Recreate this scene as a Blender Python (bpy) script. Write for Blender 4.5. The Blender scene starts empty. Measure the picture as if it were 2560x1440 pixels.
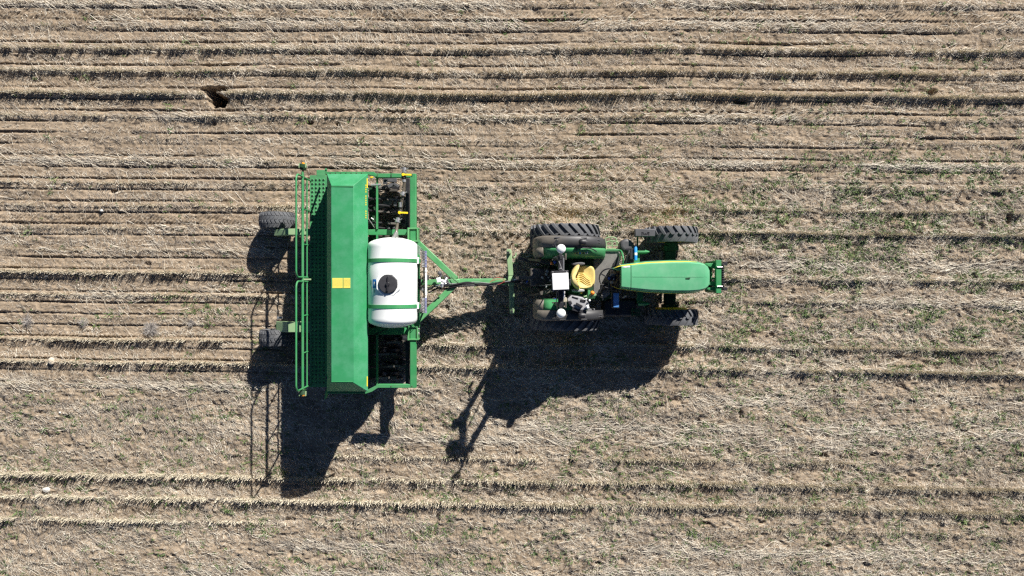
import bpy, bmesh, math, random
import numpy as np
from mathutils import Vector, Matrix

random.seed(7)
RNG = np.random.default_rng(11)
R = math.radians
C = bpy.context.scene.collection
SC = bpy.context.scene

# ------------------------------------------------------------------ camera, sky, sun, exposure
CAM_H = 15.2                     # drone height over the field
FPX = 1707.0                     # 24 mm equivalent lens on a 2560 px wide frame
GPX = FPX / CAM_H                # ground pixels per metre
cam = bpy.data.cameras.new("camera")
cam.lens = 24.0
cam.sensor_width = 36.0
cam.clip_end = 3000
cam_o = bpy.data.objects.new("camera", cam)
cam_o.location = (0, 0, CAM_H)
C.objects.link(cam_o)
SC.camera = cam_o

SUN_EL = R(30.8)
SUN_AZ = R(30.0)                 # from +Y (top of picture) towards +X
world = bpy.data.worlds.new("World")
SC.world = world
world.use_nodes = True
wn = world.node_tree.nodes
sky = wn.new("ShaderNodeTexSky")
sky.sky_type = 'NISHITA'
sky.sun_disc = False
sky.sun_elevation = SUN_EL
sky.sun_rotation = SUN_AZ
sky.altitude = 1200
sky.air_density = 0.45
sky.dust_density = 0.0
sky.ozone_density = 2.0
wn["Background"].inputs["Strength"].default_value = 0.05
world.node_tree.links.new(sky.outputs[0], wn["Background"].inputs["Color"])
sun = bpy.data.lights.new("sun", 'SUN')
sun.energy = 5.0
sun.angle = R(0.5)
sun.color = (1.0, 0.955, 0.89)
sun_o = bpy.data.objects.new("sun", sun)
sd = Vector((math.sin(SUN_AZ) * math.cos(SUN_EL), math.cos(SUN_AZ) * math.cos(SUN_EL), math.sin(SUN_EL)))
sun_o.rotation_euler = sd.to_track_quat('Z', 'Y').to_euler()
sun_o.location = sd * 60
C.objects.link(sun_o)
SC.render.engine = 'CYCLES'
SC.cycles.use_denoising = False      # keep the fine straw crisp
SC.cycles.filter_width = 1.35
SC.cycles.sample_clamp_indirect = 2.0
SC.view_settings.view_transform = 'Standard'
SC.view_settings.look = 'None'
SC.view_settings.gamma = 1
SC.view_settings.exposure = 0.85


def W(ix, iy, z=0.0):
    """photograph pixel seen at height z -> world point"""
    s = (CAM_H - z) / FPX
    return Vector(((ix - 1280) * s, (720 - iy) * s, z))


def PM(z):
    return FPX / (CAM_H - z)


# ------------------------------------------------------------------ materials
def mat(name, col, rough=0.5, metal=0.0, spec=0.5, var=0.12, vscale=6.0, dust=0.0, bump=0.0, bscale=60.0,
        dustcol=(0.30, 0.24, 0.17)):
    m = bpy.data.materials.new(name)
    m.use_nodes = True
    nt = m.node_tree
    b = nt.nodes["Principled BSDF"]
    b.inputs["Roughness"].default_value = rough
    b.inputs["Metallic"].default_value = metal
    b.inputs["Specular IOR Level"].default_value = spec
    geo = nt.nodes.new("ShaderNodeNewGeometry")
    n1 = nt.nodes.new("ShaderNodeTexNoise")
    n1.inputs["Scale"].default_value = vscale
    n1.inputs["Detail"].default_value = 6
    nt.links.new(geo.outputs["Position"], n1.inputs["Vector"])
    ramp = nt.nodes.new("ShaderNodeValToRGB")
    e = ramp.color_ramp.elements
    e[0].position = 0.3
    e[1].position = 0.7
    e[0].color = (*[c * (1 - var) for c in col], 1)
    e[1].color = (*[min(1, c * (1 + var)) for c in col], 1)
    nt.links.new(n1.outputs["Fac"], ramp.inputs[0])
    out = ramp.outputs[0]
    if dust > 0:
        n2 = nt.nodes.new("ShaderNodeTexNoise")
        n2.inputs["Scale"].default_value = 3.1
        n2.inputs["Detail"].default_value = 8
        n2.inputs["Roughness"].default_value = 0.7
        nt.links.new(geo.outputs["Position"], n2.inputs["Vector"])
        r2 = nt.nodes.new("ShaderNodeValToRGB")
        r2.color_ramp.elements[0].position = 0.42
        r2.color_ramp.elements[1].position = 0.75
        r2.color_ramp.elements[0].color = (dust * 0.25,) * 3 + (1,)
        r2.color_ramp.elements[1].color = (dust,) * 3 + (1,)
        nt.links.new(n2.outputs["Fac"], r2.inputs[0])
        mx = nt.nodes.new("ShaderNodeMix")
        mx.data_type = 'RGBA'
        nt.links.new(r2.outputs[0], mx.inputs[0])
        nt.links.new(out, mx.inputs[6])
        mx.inputs[7].default_value = (*dustcol, 1)
        out = mx.outputs[2]
    nt.links.new(out, b.inputs["Base Color"])
    if bump > 0:
        n3 = nt.nodes.new("ShaderNodeTexNoise")
        n3.inputs["Scale"].default_value = bscale
        n3.inputs["Detail"].default_value = 4
        nt.links.new(geo.outputs["Position"], n3.inputs["Vector"])
        bp = nt.nodes.new("ShaderNodeBump")
        bp.inputs["Strength"].default_value = bump
        bp.inputs["Distance"].default_value = 0.01
        nt.links.new(n3.outputs["Fac"], bp.inputs["Height"])
        nt.links.new(bp.outputs[0], b.inputs["Normal"])
    return m


M = {}
M['green'] = mat('green_paint', (0.022, 0.235, 0.075), 0.5, var=0.15, vscale=2.0, dust=0.30, spec=0.3, dustcol=(0.25, 0.33, 0.22))
M['lidgreen'] = mat('lid_paint', (0.020, 0.235, 0.08), 0.5, var=0.16, vscale=1.7, dust=0.8, dustcol=(0.10, 0.33, 0.19), spec=0.3)
M['hood'] = mat('hood_paint', (0.078, 0.345, 0.165), 0.30, var=0.08, vscale=1.6, dust=0.32, dustcol=(0.34, 0.50, 0.38), spec=0.4)
M['frame'] = mat('frame_paint', (0.06, 0.30, 0.10), 0.45, var=0.15, vscale=4, dust=0.40, dustcol=(0.30, 0.40, 0.25))
M['faded'] = mat('faded_green_paint', (0.20, 0.36, 0.17), 0.55, var=0.14, vscale=5, dust=0.6, dustcol=(0.37, 0.40, 0.26))
M['dgreen'] = mat('chassis_green', (0.010, 0.055, 0.022), 0.6, spec=0.25, var=0.3, vscale=5, dust=0.25, dustcol=(0.10, 0.11, 0.07))  # darkened so the colour carries shade around the tractor's gearbox and floor
M['platform'] = mat('platform_green', (0.04, 0.25, 0.09), 0.5, var=0.12, vscale=3, dust=0.3, dustcol=(0.25, 0.33, 0.22))
M['white'] = mat('white_plastic', (0.86, 0.87, 0.86), 0.32, var=0.03, vscale=2)
M['tank'] = mat('tank_plastic', (0.84, 0.86, 0.84), 0.35, var=0.035, vscale=1.4)
M['black'] = mat('black_plastic', (0.018, 0.018, 0.022), 0.5, var=0.25, vscale=8)
M['lid'] = mat('lid_plastic', (0.035, 0.035, 0.04), 0.55, var=0.25, vscale=14, bump=0.15)
M['fender'] = mat('fender_plastic', (0.035, 0.036, 0.040), 0.5, var=0.2, vscale=5, dust=0.85, dustcol=(0.29, 0.25, 0.195))


def dust_gradient(m, x0, x1):
    """dust lies thick on the rear of the fender and thins out forwards"""
    nt = m.node_tree
    mx = [n for n in nt.nodes if n.type == 'MIX'][0]
    src = mx.inputs[0].links[0].from_socket
    tc = nt.nodes.new("ShaderNodeNewGeometry")
    sp = nt.nodes.new("ShaderNodeSeparateXYZ")
    nt.links.new(tc.outputs["Position"], sp.inputs[0])
    mr = nt.nodes.new("ShaderNodeMapRange")
    mr.inputs["From Min"].default_value = x0
    mr.inputs["From Max"].default_value = x1
    mr.inputs["To Min"].default_value = 1.05
    mr.inputs["To Max"].default_value = 0.06
    nt.links.new(sp.outputs["X"], mr.inputs["Value"])
    add = nt.nodes.new("ShaderNodeMath")
    add.operation = 'MULTIPLY_ADD'
    nt.links.new(src, add.inputs[0])
    add.inputs[1].default_value = 0.45
    add.inputs[2].default_value = 0.38
    mul = nt.nodes.new("ShaderNodeMath")
    mul.operation = 'MULTIPLY'
    mul.use_clamp = True
    nt.links.new(add.outputs[0], mul.inputs[0])
    nt.links.new(mr.outputs[0], mul.inputs[1])
    nt.links.new(mul.outputs[0], mx.inputs[0])


dust_gradient(M['fender'], 0.42, 1.15)
M['tyre'] = mat('tyre_rubber', (0.075, 0.08, 0.09), 0.8, var=0.25, vscale=9, dust=0.42, bump=0.2, dustcol=(0.185, 0.18, 0.175))
M['yellow'] = mat('yellow_paint', (0.82, 0.60, 0.02), 0.4, var=0.06)
M['decal'] = mat('yellow_decal', (0.78, 0.66, 0.12), 0.5, var=0.06)
M['decalline'] = mat('decal_print', (0.42, 0.37, 0.10), 0.6, var=0.05)
M['seat'] = mat('seat_vinyl', (0.70, 0.53, 0.13), 0.6, var=0.14, vscale=12, dust=0.75, dustcol=(0.66, 0.57, 0.34))
M['mat'] = mat('floor_mat', (0.25, 0.245, 0.235), 0.8, var=0.2, vscale=9, dust=0.6, dustcol=(0.36, 0.34, 0.30))
M['grey'] = mat('grey_plastic', (0.33, 0.33, 0.34), 0.5, var=0.08)
M['dgrey'] = mat('dark_grey_plastic', (0.075, 0.075, 0.082), 0.55, var=0.2)
M['steel'] = mat('galvanised_steel', (0.5, 0.5, 0.5), 0.35, metal=0.7, var=0.15)
M['dsteel'] = mat('dark_steel', (0.10, 0.095, 0.09), 0.5, metal=0.5, var=0.3, dust=0.35)
M['blue'] = mat('blue_plastic', (0.03, 0.09, 0.42), 0.4, var=0.1)
M['navy'] = mat('manifold_blue', (0.08, 0.10, 0.30), 0.45, var=0.1)
M['canblue'] = mat('canister_blue', (0.03, 0.28, 0.78), 0.35, var=0.1)
M['orange'] = mat('orange_plastic', (0.85, 0.24, 0.02), 0.4, var=0.1)
M['amber'] = mat('amber_lens', (0.75, 0.30, 0.02), 0.25, var=0.1)
M['beige'] = mat('beige_plastic', (0.42, 0.38, 0.28), 0.6, var=0.12)
M['pipe'] = mat('clear_hose', (0.13, 0.11, 0.085), 0.2, var=0.4, vscale=9)
M['screen'] = mat('screen_glass', (0.09, 0.25, 0.56), 0.12, var=0.25, vscale=14, spec=0.8)
M['hose'] = mat('rubber_hose', (0.018, 0.018, 0.02), 0.7, spec=0.25, var=0.2)
M['greyhose'] = mat('grey_cable', (0.20, 0.20, 0.205), 0.5, var=0.15)
M['red'] = mat('red_cable', (0.45, 0.10, 0.07), 0.5)
M['labelblue'] = mat('label_blue', (0.02, 0.17, 0.55), 0.4, var=0.2, vscale=25)
M['labelgrey'] = mat('label_grey', (0.42, 0.50, 0.47), 0.5, var=0.2, vscale=30)
M['stone'] = mat('pale_stone', (0.58, 0.50, 0.40), 0.85, var=0.15, vscale=14, bump=0.5)
M['whitestone'] = mat('white_stone', (0.62, 0.60, 0.55), 0.85, var=0.12, vscale=14, bump=0.5)
M['redlens'] = mat('red_lens', (0.5, 0.03, 0.02), 0.25)


# ------------------------------------------------------------------ mesh helpers
WHOLE = {'tyre', 'lettering', 'floor_mat', 'seat_piping', 'step', 'nozzle_manifold', 'warning_label', 'fender_marking', 'box_handle', 'fender_label', 'wheel', 'fender', 'inner_fender', 'row_opener', 'guard_bar'}


class MB:
    """collects shapes in world coordinates and links them as ONE mesh object"""

    def __init__(self):
        self.v = []
        self.f = []
        self.mi = []
        self.cur = 0
        self.chunks = []             # (first vertex, end vertex, first face, end face) of every shape added

    def add(self, vs, fs):
        n = len(self.v)
        self.chunks.append((n, n + len(vs), len(self.f), len(self.f) + len(fs)))
        self.v.extend([tuple(p) for p in vs])
        for f in fs:
            self.f.append([i + n for i in f])
            self.mi.append(self.cur)
        return self

    def box(self, c, s, rz=0.0, ry=0.0, rx=0.0):
        m = Matrix.Rotation(rz, 3, 'Z') @ Matrix.Rotation(ry, 3, 'Y') @ Matrix.Rotation(rx, 3, 'X')
        c = Vector(c)
        vs = []
        for x in (-.5, .5):
            for y in (-.5, .5):
                for z in (-.5, .5):
                    vs.append(c + m @ Vector((x * s[0], y * s[1], z * s[2])))
        return self.add(vs, [(0, 1, 3, 2), (4, 6, 7, 5), (0, 4, 5, 1), (2, 3, 7, 6), (0, 2, 6, 4), (1, 5, 7, 3)])

    def pb(self, x0, y0, x1, y1, z0, z1):
        """box whose top face covers that pixel rectangle"""
        a = W(x0, y0, z1)
        b = W(x1, y1, z1)
        return self.box(((a.x + b.x) / 2, (a.y + b.y) / 2, (z0 + z1) / 2), (abs(b.x - a.x), abs(b.y - a.y), z1 - z0))

    def beam(self, p, q, w, h, up=(0, 0, 1)):
        p, q = Vector(p), Vector(q)
        d = (q - p).normalized()
        s = d.cross(Vector(up))
        if s.length < 1e-4:
            s = d.cross(Vector((1, 0, 0)))
        s.normalize()
        u = s.cross(d)
        vs = []
        for e in (p, q):
            for a, b in ((-1, -1), (1, -1), (1, 1), (-1, 1)):
                vs.append(e + s * (a * w / 2) + u * (b * h / 2))
        return self.add(vs, [(3, 2, 1, 0), (4, 5, 6, 7), (0, 1, 5, 4), (1, 2, 6, 5), (2, 3, 7, 6), (3, 0, 4, 7)])

    def tube(self, pts, r, n=8, closed=False):
        pts = [Vector(p) for p in pts]
        k = len(pts)
        rings = []
        prev = None
        for i in range(k):
            if closed:
                d = pts[(i + 1) % k] - pts[i - 1]
            else:
                d = pts[min(i + 1, k - 1)] - pts[max(i - 1, 0)]
            d.normalize()
            if prev is None:
                a = Vector((0, 0, 1)) if abs(d.z) < 0.9 else Vector((1, 0, 0))
                s = d.cross(a).normalized()
            else:
                s = (prev - d * prev.dot(d)).normalized()
            prev = s
            u = d.cross(s)
            rr = r[i] if isinstance(r, (list, tuple)) else r
            rings.append([pts[i] + s * (rr * math.cos(2 * math.pi * j / n)) + u * (rr * math.sin(2 * math.pi * j / n)) for j in range(n)])
        vs = [p for ring in rings for p in ring]
        fs = []
        for i in range(k if closed else k - 1):
            i2 = (i + 1) % k
            for j in range(n):
                fs.append((i * n + j, i * n + (j + 1) % n, i2 * n + (j + 1) % n, i2 * n + j))
        if not closed:
            fs.append(tuple(range(n))[::-1])
            fs.append(tuple((k - 1) * n + j for j in range(n)))
        return self.add(vs, fs)

    def cyl(self, p, q, r, r2=None, n=16):
        return self.tube([p, q], [r, r if r2 is None else r2], n)

    def lathe(self, prof, o, axis, n=32, a0=0.0):
        """prof: (radius, offset along axis)"""
        o = Vector(o)
        d = Vector(axis).normalized()
        a = Vector((0, 0, 1)) if abs(d.z) < 0.9 else Vector((1, 0, 0))
        s = d.cross(a).normalized()
        u = d.cross(s)
        vs = []
        for (r, t) in prof:
            for j in range(n):
                an = a0 + 2 * math.pi * j / n
                vs.append(o + d * t + (s * math.cos(an) + u * math.sin(an)) * max(r, 1e-4))
        fs = []
        for i in range(len(prof) - 1):
            for j in range(n):
                fs.append((i * n + j, i * n + (j + 1) % n, (i + 1) * n + (j + 1) % n, (i + 1) * n + j))
        fs.append(tuple(range(n))[::-1])
        fs.append(tuple((len(prof) - 1) * n + j for j in range(n)))
        return self.add(vs, fs)

    def prism(self, poly, z0, z1):
        """poly: world (x, y) outline"""
        n = len(poly)
        vs = [(x, y, z0) for x, y in poly] + [(x, y, z1) for x, y in poly]
        fs = [tuple(range(n))[::-1], tuple(range(n, 2 * n))]
        for i in range(n):
            j = (i + 1) % n
            fs.append((i, j, n + j, n + i))
        return self.add(vs, fs)

    def loft(self, secs, cap=True, closed=False):
        n = len(secs[0])
        vs = [p for s in secs for p in s]
        fs = []
        for i in range(len(secs) - 1):
            for j in range(n if closed else n - 1):
                j2 = (j + 1) % n
                fs.append((i * n + j, i * n + j2, (i + 1) * n + j2, (i + 1) * n + j))
        if cap:
            fs.append(tuple(range(n))[::-1])
            fs.append(tuple((len(secs) - 1) * n + j for j in range(n)))
        return self.add(vs, fs)

    def clusters(self, gap=0.004):
        """groups of shapes whose bounding boxes touch"""
        bb = []
        for a, e, _, _ in self.chunks:
            q = np.array(self.v[a:e])
            bb.append((q.min(0) - gap, q.max(0) + gap))
        n = len(bb)
        own = list(range(n))

        def find(i):
            while own[i] != i:
                i = own[i]
            return i
        for i in range(n):
            for j in range(i):
                if (bb[i][0] <= bb[j][1]).all() and (bb[j][0] <= bb[i][1]).all():
                    own[find(i)] = find(j)
        out = {}
        for i in range(n):
            out.setdefault(find(i), []).append(i)
        return list(out.values())

    def build(self, name, mats, parent=None, **kw):
        """one object; shapes that stand apart become parts of their own"""
        if parent is not None and name not in WHOLE and len(self.chunks) > 1:
            cl = self.clusters()
            if len(cl) > 1:
                first = None
                for ids in cl:
                    m = MB()
                    for i in ids:
                        a, e, f0, f1 = self.chunks[i]
                        m.cur = self.mi[f0]
                        m.add(self.v[a:e], [[k - a for k in f] for f in self.f[f0:f1]])
                        m.mi[-(f1 - f0):] = self.mi[f0:f1]
                    o = m.build_one(name, mats, parent, **kw)
                    first = first or o
                return first
        return self.build_one(name, mats, parent, **kw)

    def build_one(self, name, mats, parent=None, bevel=0.0, smooth=35, solid=0.0, subsurf=0):
        org = root_loc(parent) if parent is not None else Vector((0, 0, 0))
        me = bpy.data.meshes.new(name)
        me.from_pydata([(v[0] - org.x, v[1] - org.y, v[2] - org.z) for v in self.v], [], self.f)
        if not isinstance(mats, (list, tuple)):
            mats = [mats]
        for m in mats:
            me.materials.append(m)
        me.polygons.foreach_set("material_index", self.mi)
        bm = bmesh.new()
        bm.from_mesh(me)
        bmesh.ops.recalc_face_normals(bm, faces=bm.faces)
        bm.to_mesh(me)
        bm.free()
        me.polygons.foreach_set("use_smooth", [True] * len(me.polygons))
        me.set_sharp_from_angle(angle=R(smooth))
        o = bpy.data.objects.new(name, me)
        C.objects.link(o)
        if parent is not None:
            o.parent = parent
        if solid:
            md = o.modifiers.new("thickness", 'SOLIDIFY')
            md.thickness = solid
            md.offset = -1
        if bevel:
            md = o.modifiers.new("edges", 'BEVEL')
            md.width = bevel
            md.segments = 2
            md.limit_method = 'ANGLE'
            md.angle_limit = R(40)
        if subsurf:
            md = o.modifiers.new("round", 'SUBSURF')
            md.levels = subsurf
            md.render_levels = subsurf
        return o


def root_loc(o):
    while o.parent is not None:
        o = o.parent
    return Vector(o.location)


def thing(name, label, cat, loc, group=None):
    o = bpy.data.objects.new(name, None)
    o.empty_display_size = 0.3
    C.objects.link(o)
    o.location = loc
    tag(o, label, cat, group)
    return o


def tag(o, label=None, cat=None, group=None, kind=None):
    if label:
        o["label"] = label
    if cat:
        o["category"] = cat
    if group:
        o["group"] = group
    if kind:
        o["kind"] = kind
    return o


def smoothpts(pts, k=6):
    """Catmull-Rom through points"""
    pts = [Vector(p) for p in pts]
    out = []
    for i in range(len(pts) - 1):
        p0 = pts[max(i - 1, 0)]
        p1 = pts[i]
        p2 = pts[i + 1]
        p3 = pts[min(i + 2, len(pts) - 1)]
        for s in range(k):
            t = s / k
            out.append(0.5 * ((2 * p1) + (p2 - p0) * t + (2 * p0 - 5 * p1 + 4 * p2 - p3) * t * t + (3 * p1 - p0 - 3 * p2 + p3) * t ** 3))
    out.append(pts[-1])
    return out


# ------------------------------------------------------------------ the field: relief
class VNoise:
    def __init__(self, seed, n=256):
        self.g = np.random.default_rng(seed).random((n, n)).astype(np.float32)
        self.n = n

    def __call__(self, x, y):
        xi = np.floor(x).astype(np.int64)
        yi = np.floor(y).astype(np.int64)
        fx = x - xi
        fy = y - yi
        fx = fx * fx * (3 - 2 * fx)
        fy = fy * fy * (3 - 2 * fy)
        n = self.n
        a = self.g[xi % n, yi % n]
        b = self.g[(xi + 1) % n, yi % n]
        c = self.g[xi % n, (yi + 1) % n]
        d = self.g[(xi + 1) % n, (yi + 1) % n]
        return (a * (1 - fx) + b * fx) * (1 - fy) + (c * (1 - fx) + d * fx) * fy


N1, N2, N3, N4, N5, N6, N7 = [VNoise(s) for s in (1, 2, 3, 4, 5, 6, 7)]
ROW0, ROWP = 122.0, 55.85        # old stubble rows, in ground pixels
FUR0, FURP = 47.0, 28.29         # fresh drill furrows
ROWS = {-2: [.3, .3, .3, .4, .4], -1: [.3, .3, .25, .3, .3], 0: [.85, .75, .6, .8, .8], 1: [.85, .75, .7, .8, .7],
        2: [.95, .95, .95, 1, 1], 3: [.5, .5, .5, .4, .4], 4: [.15, .15, .2, .25, .3], 5: [.3, .3, .3, .3, .45],
        6: [.6, .4, .3, .35, .45], 7: [.45, .5, .4, .5, .55], 8: [.3, .3, .45, .75, .75], 9: [.2, .2, .2, .25, .3],
        10: [.9, 1, .5, .6, .7], 11: [.5, .5, .3, .4, .35], 12: [.1, .15, .2, .2, .2], 13: [.75, .9, .8, .75, .75],
        14: [.8, 1, .8, .8, .85], 15: [.3, .25, .25, .2, .2], 16: [.1, .08, .08, .12, .15], 17: [.1, .08, .08, .1, .1],
        18: [.08, .2, .7, .5, .4], 19: [.9, 1, .9, .8, .8], 20: [.9, .9, .9, .75, .75], 21: [.9, .5, .12, .3, .45],
        22: [.1, .08, .1, .15, .2], 23: [.1, .1, .1, .15, .15]}
KX = np.array([0, 640, 1280, 1920, 2560.0])
KLO, KHI = -9, 33
RT = np.zeros((KHI - KLO + 1, 5))
for k in range(KLO, KHI + 1):
    RT[k - KLO] = ROWS.get(k, [0.35 + 0.4 * ((k * 37) % 10) / 10] * 5)


def to_px(x, y):
    return 1280 + x * GPX, 720 - y * GPX


def row_y0(px, py):
    t = np.clip(px / 2560.0, -0.6, 1.6)
    return (py - (8 - 0.03 * ROW0) * t) / (1 + 0.03 * t) + (N5(px / 420 + 9, py * 0 + 3.3) - 0.5) * 7 + (N5(px / 130 + 5, py / 300 + 1.3) - 0.5) * 3.5


def py_from_y0(px, y0):
    t = np.clip(px / 2560.0, -0.6, 1.6)
    return y0 * (1 + 0.03 * t) + (8 - 0.03 * ROW0) * t - (N5(px / 420 + 9, px * 0 + 3.3) - 0.5) * 7 - (N5(px / 130 + 5, y0 / 300 + 1.3) - 0.5) * 3.5


def row_strength(k, px):
    k = np.clip(np.asarray(k), KLO, KHI).astype(int)
    t = np.clip(px / 640.0, 0, 3.999)
    i = t.astype(int)
    f = t - i
    return RT[k - KLO, i] * (1 - f) + RT[k - KLO, i + 1] * f


def worked(px, py):
    """1 where the drill has already passed: the upper strip and the strip behind the drill"""
    a = 1 / (1 + np.exp((py - 452) / 12))
    b = (1 / (1 + np.exp((py - 948) / 10))) * (1 / (1 + np.exp((px - 860) / 30)))
    w = np.maximum(a, b)
    return w


PITS = [(548, 252, 24, 16, .95), (529, 233, 13, 16, .8), (549, 222, 17, 7, .5), (514, 224, 12, 3.5, .16), (1745, 1056, 8, 9, .12), (1851, 1037, 8, 9, .12), (2202, 1119, 10, 8, .13),
        (2056, 1140, 13, 7, .12), (2184, 1136, 10, 6, .11), (1615, 1012, 9, 5, .08), (1650, 1016, 9, 6, .09), (1764, 1308, 12, 5, .10),
        (1905, 1306, 8, 4, .07), (2330, 230, 12, 8, .14), (2520, 545, 8, 14, .1), (1850, 254, 16, 8, .12), (285, 480, 8, 5, .1),
        (775, 307, 7, 5, .1), (845, 312, 5, 4, .07), (370, 660, 9, 5, .08), (535, 308, 5, 6, .08), (1497, 1409, 9, 5, .08), (2070, 1365, 9, 5, .08),
        (2460, 1320, 12, 5, .08), (2165, 1412, 10, 5, .08), (1095, 1296, 6, 10, .08), (1930, 835, 6, 6, .08), (1500, 930, 8, 5, .06)]
MOUNDS = [(515, 292, 40, 12, .05), (498, 258, 26, 9, .035), (2200, 1128, 22, 12, .05), (2060, 1150, 24, 10, .04)]


def height(x, y, fine=True):
    px, py = to_px(x, y)
    y0 = row_y0(px, py)
    wk = worked(px, py)
    z = (N1(x / 1.9, y / 1.1) - .5) * 0.05 + (N2(x / .45, y / .22) - .5) * 0.03
    z = z + (N3(x / .16, y / .10) - .5) * (0.030 - 0.017 * wk)
    if fine:
        z = z + (N4(x / .06, y / .05) - .5) * (0.020 - 0.012 * wk)
    # clods: sharpened noise, mostly on unworked soil
    c = np.clip(N6(x / .15, y / .095) - .58, 0, 1)
    z = z + c * (0.075 - 0.03 * wk)
    c = np.clip(N5(x / .075, y / .055) - .60, 0, 1)
    z = z + c * (0.075 - 0.04 * wk)
    c = np.clip(N7(x / .13, y / .11) - .70, 0, 1)
    z = z - c * (0.17 - 0.07 * wk)
    # stubble rows sit on low banks with a steep lower side
    kf = (y0 - ROW0) / ROWP
    k = np.round(kf)
    d = (kf - k) * ROWP
    s = row_strength(k, px)
    bank = np.where(d < 0, np.exp(-(d / 9.0) ** 2), np.exp(-(d / 3.0) ** 2))
    z = z + bank * s * (.35 + 1.1 * N2(px / 38 + k * 3.7, k * 2.2)) * np.where(k > 17, 0.012, 0.034)
    # fresh furrows
    jf = (y0 - FUR0) / FURP
    j = np.round(jf)
    dj = (jf - j) * FURP
    st = np.clip(1.6 * N2(px / 260 + j * 7.3, j * 3.1) - .22, 0.08, 1.05) * (.45 + .95 * N4(px / 42 + j * 5.1, j * 1.9))
    v = np.where(dj < 0, np.clip(1 + dj / 2.2, 0, 1), np.clip(1 - dj / 4.6, 0, 1))
    z = z - v * st * wk * 0.055
    z = z + np.exp(-((dj + 4.5) / 3.0) ** 2) * st * wk * 0.014
    # tyre lug prints: ahead of the drill and along the drill's own wheel tracks
    for (cy, hw, x0, x1, amp, pitch, sl) in ((600, 24, 1030, 1350, .024, 24, 1.0), (806, 24, 1030, 1350, .024, 24, -1.0),
                                             (548, 13, -300, 640, .021, 11, 1.0), (40, 12, -300, 2800, .020, 11, 1.0),
                                             (277, 9, 600, 2100, .024, 22, 1.0), (846, 13, -300, 640, .016, 11, 1.0)):
        yy = y0 + (10 if cy > 500 else 4) * np.clip(px / 1280, 0, 1) * (1 if cy in (600, 806) else 0)
        m = np.clip((hw - np.abs(yy - cy)) / 4, 0, 1) * np.clip((px - x0) / 20, 0, 1) * np.clip((x1 - px) / 20, 0, 1)
        ph = (px + sl * (yy - cy)) / pitch
        z = z + m * amp * (np.clip(np.sin(2 * math.pi * ph) * 1.5, -1, .6)) * (0.5 + N6(px / 60, py / 60))
    for (cx, cy, rx, ry, dp) in PITS:
        q = ((px - cx) / rx) ** 2 + ((py - cy) / ry) ** 2 + (N3(px / 9, py / 9) - .5) * .9
        z = z - dp * np.clip(1.25 - q, 0, 1) ** .6
    for (cx, cy, rx, ry, dp) in MOUNDS:
        z = z + dp * np.exp(-((px - cx) / rx) ** 2 - ((py - cy) / ry) ** 2)
    # out of sight the relief flattens so that the sheet runs level to the horizon
    far = np.clip(1.0 - (np.maximum(np.abs(x) - 15, np.abs(y) - 9.5)) / 4, 0, 1)
    return z * far


def axis_coords(half, step, grow_to):
    a = list(np.arange(-half, half + step / 2, step))
    g = step
    p = a[-1]
    ext = []
    while p < grow_to:
        g *= 1.35
        p += g
        ext.append(p)
    return np.array([-e for e in ext[::-1]] + a + ext)


XS = axis_coords(13.2, 0.022, 900)
YS = axis_coords(7.9, 0.016, 900)
GX, GY = np.meshgrid(XS, YS)
GZ = height(GX, GY)
nx, ny = len(XS), len(YS)


def fast_mesh(name, co, quads, material, attrs=None, smooth=False):
    me = bpy.data.meshes.new(name)
    co = np.ascontiguousarray(co, dtype=np.float32)
    quads = np.ascontiguousarray(quads, dtype=np.int32)
    me.vertices.add(len(co))
    me.vertices.foreach_set("co", co.ravel())
    me.loops.add(quads.size)
    me.loops.foreach_set("vertex_index", quads.ravel())
    me.polygons.add(len(quads))
    me.polygons.foreach_set("loop_start", np.arange(0, quads.size, 4, dtype=np.int32))
    me.polygons.foreach_set("loop_total", np.full(len(quads), 4, dtype=np.int32))
    me.materials.append(material)
    if attrs:
        for an, arr in attrs.items():
            at = me.attributes.new(an, 'FLOAT', 'POINT')
            at.data.foreach_set("value", np.ascontiguousarray(arr, dtype=np.float32))
    me.update(calc_edges=True)
    if smooth:
        me.polygons.foreach_set("use_smooth", np.ones(len(quads), dtype=bool))
    o = bpy.data.objects.new(name, me)
    C.objects.link(o)
    return o


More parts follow.
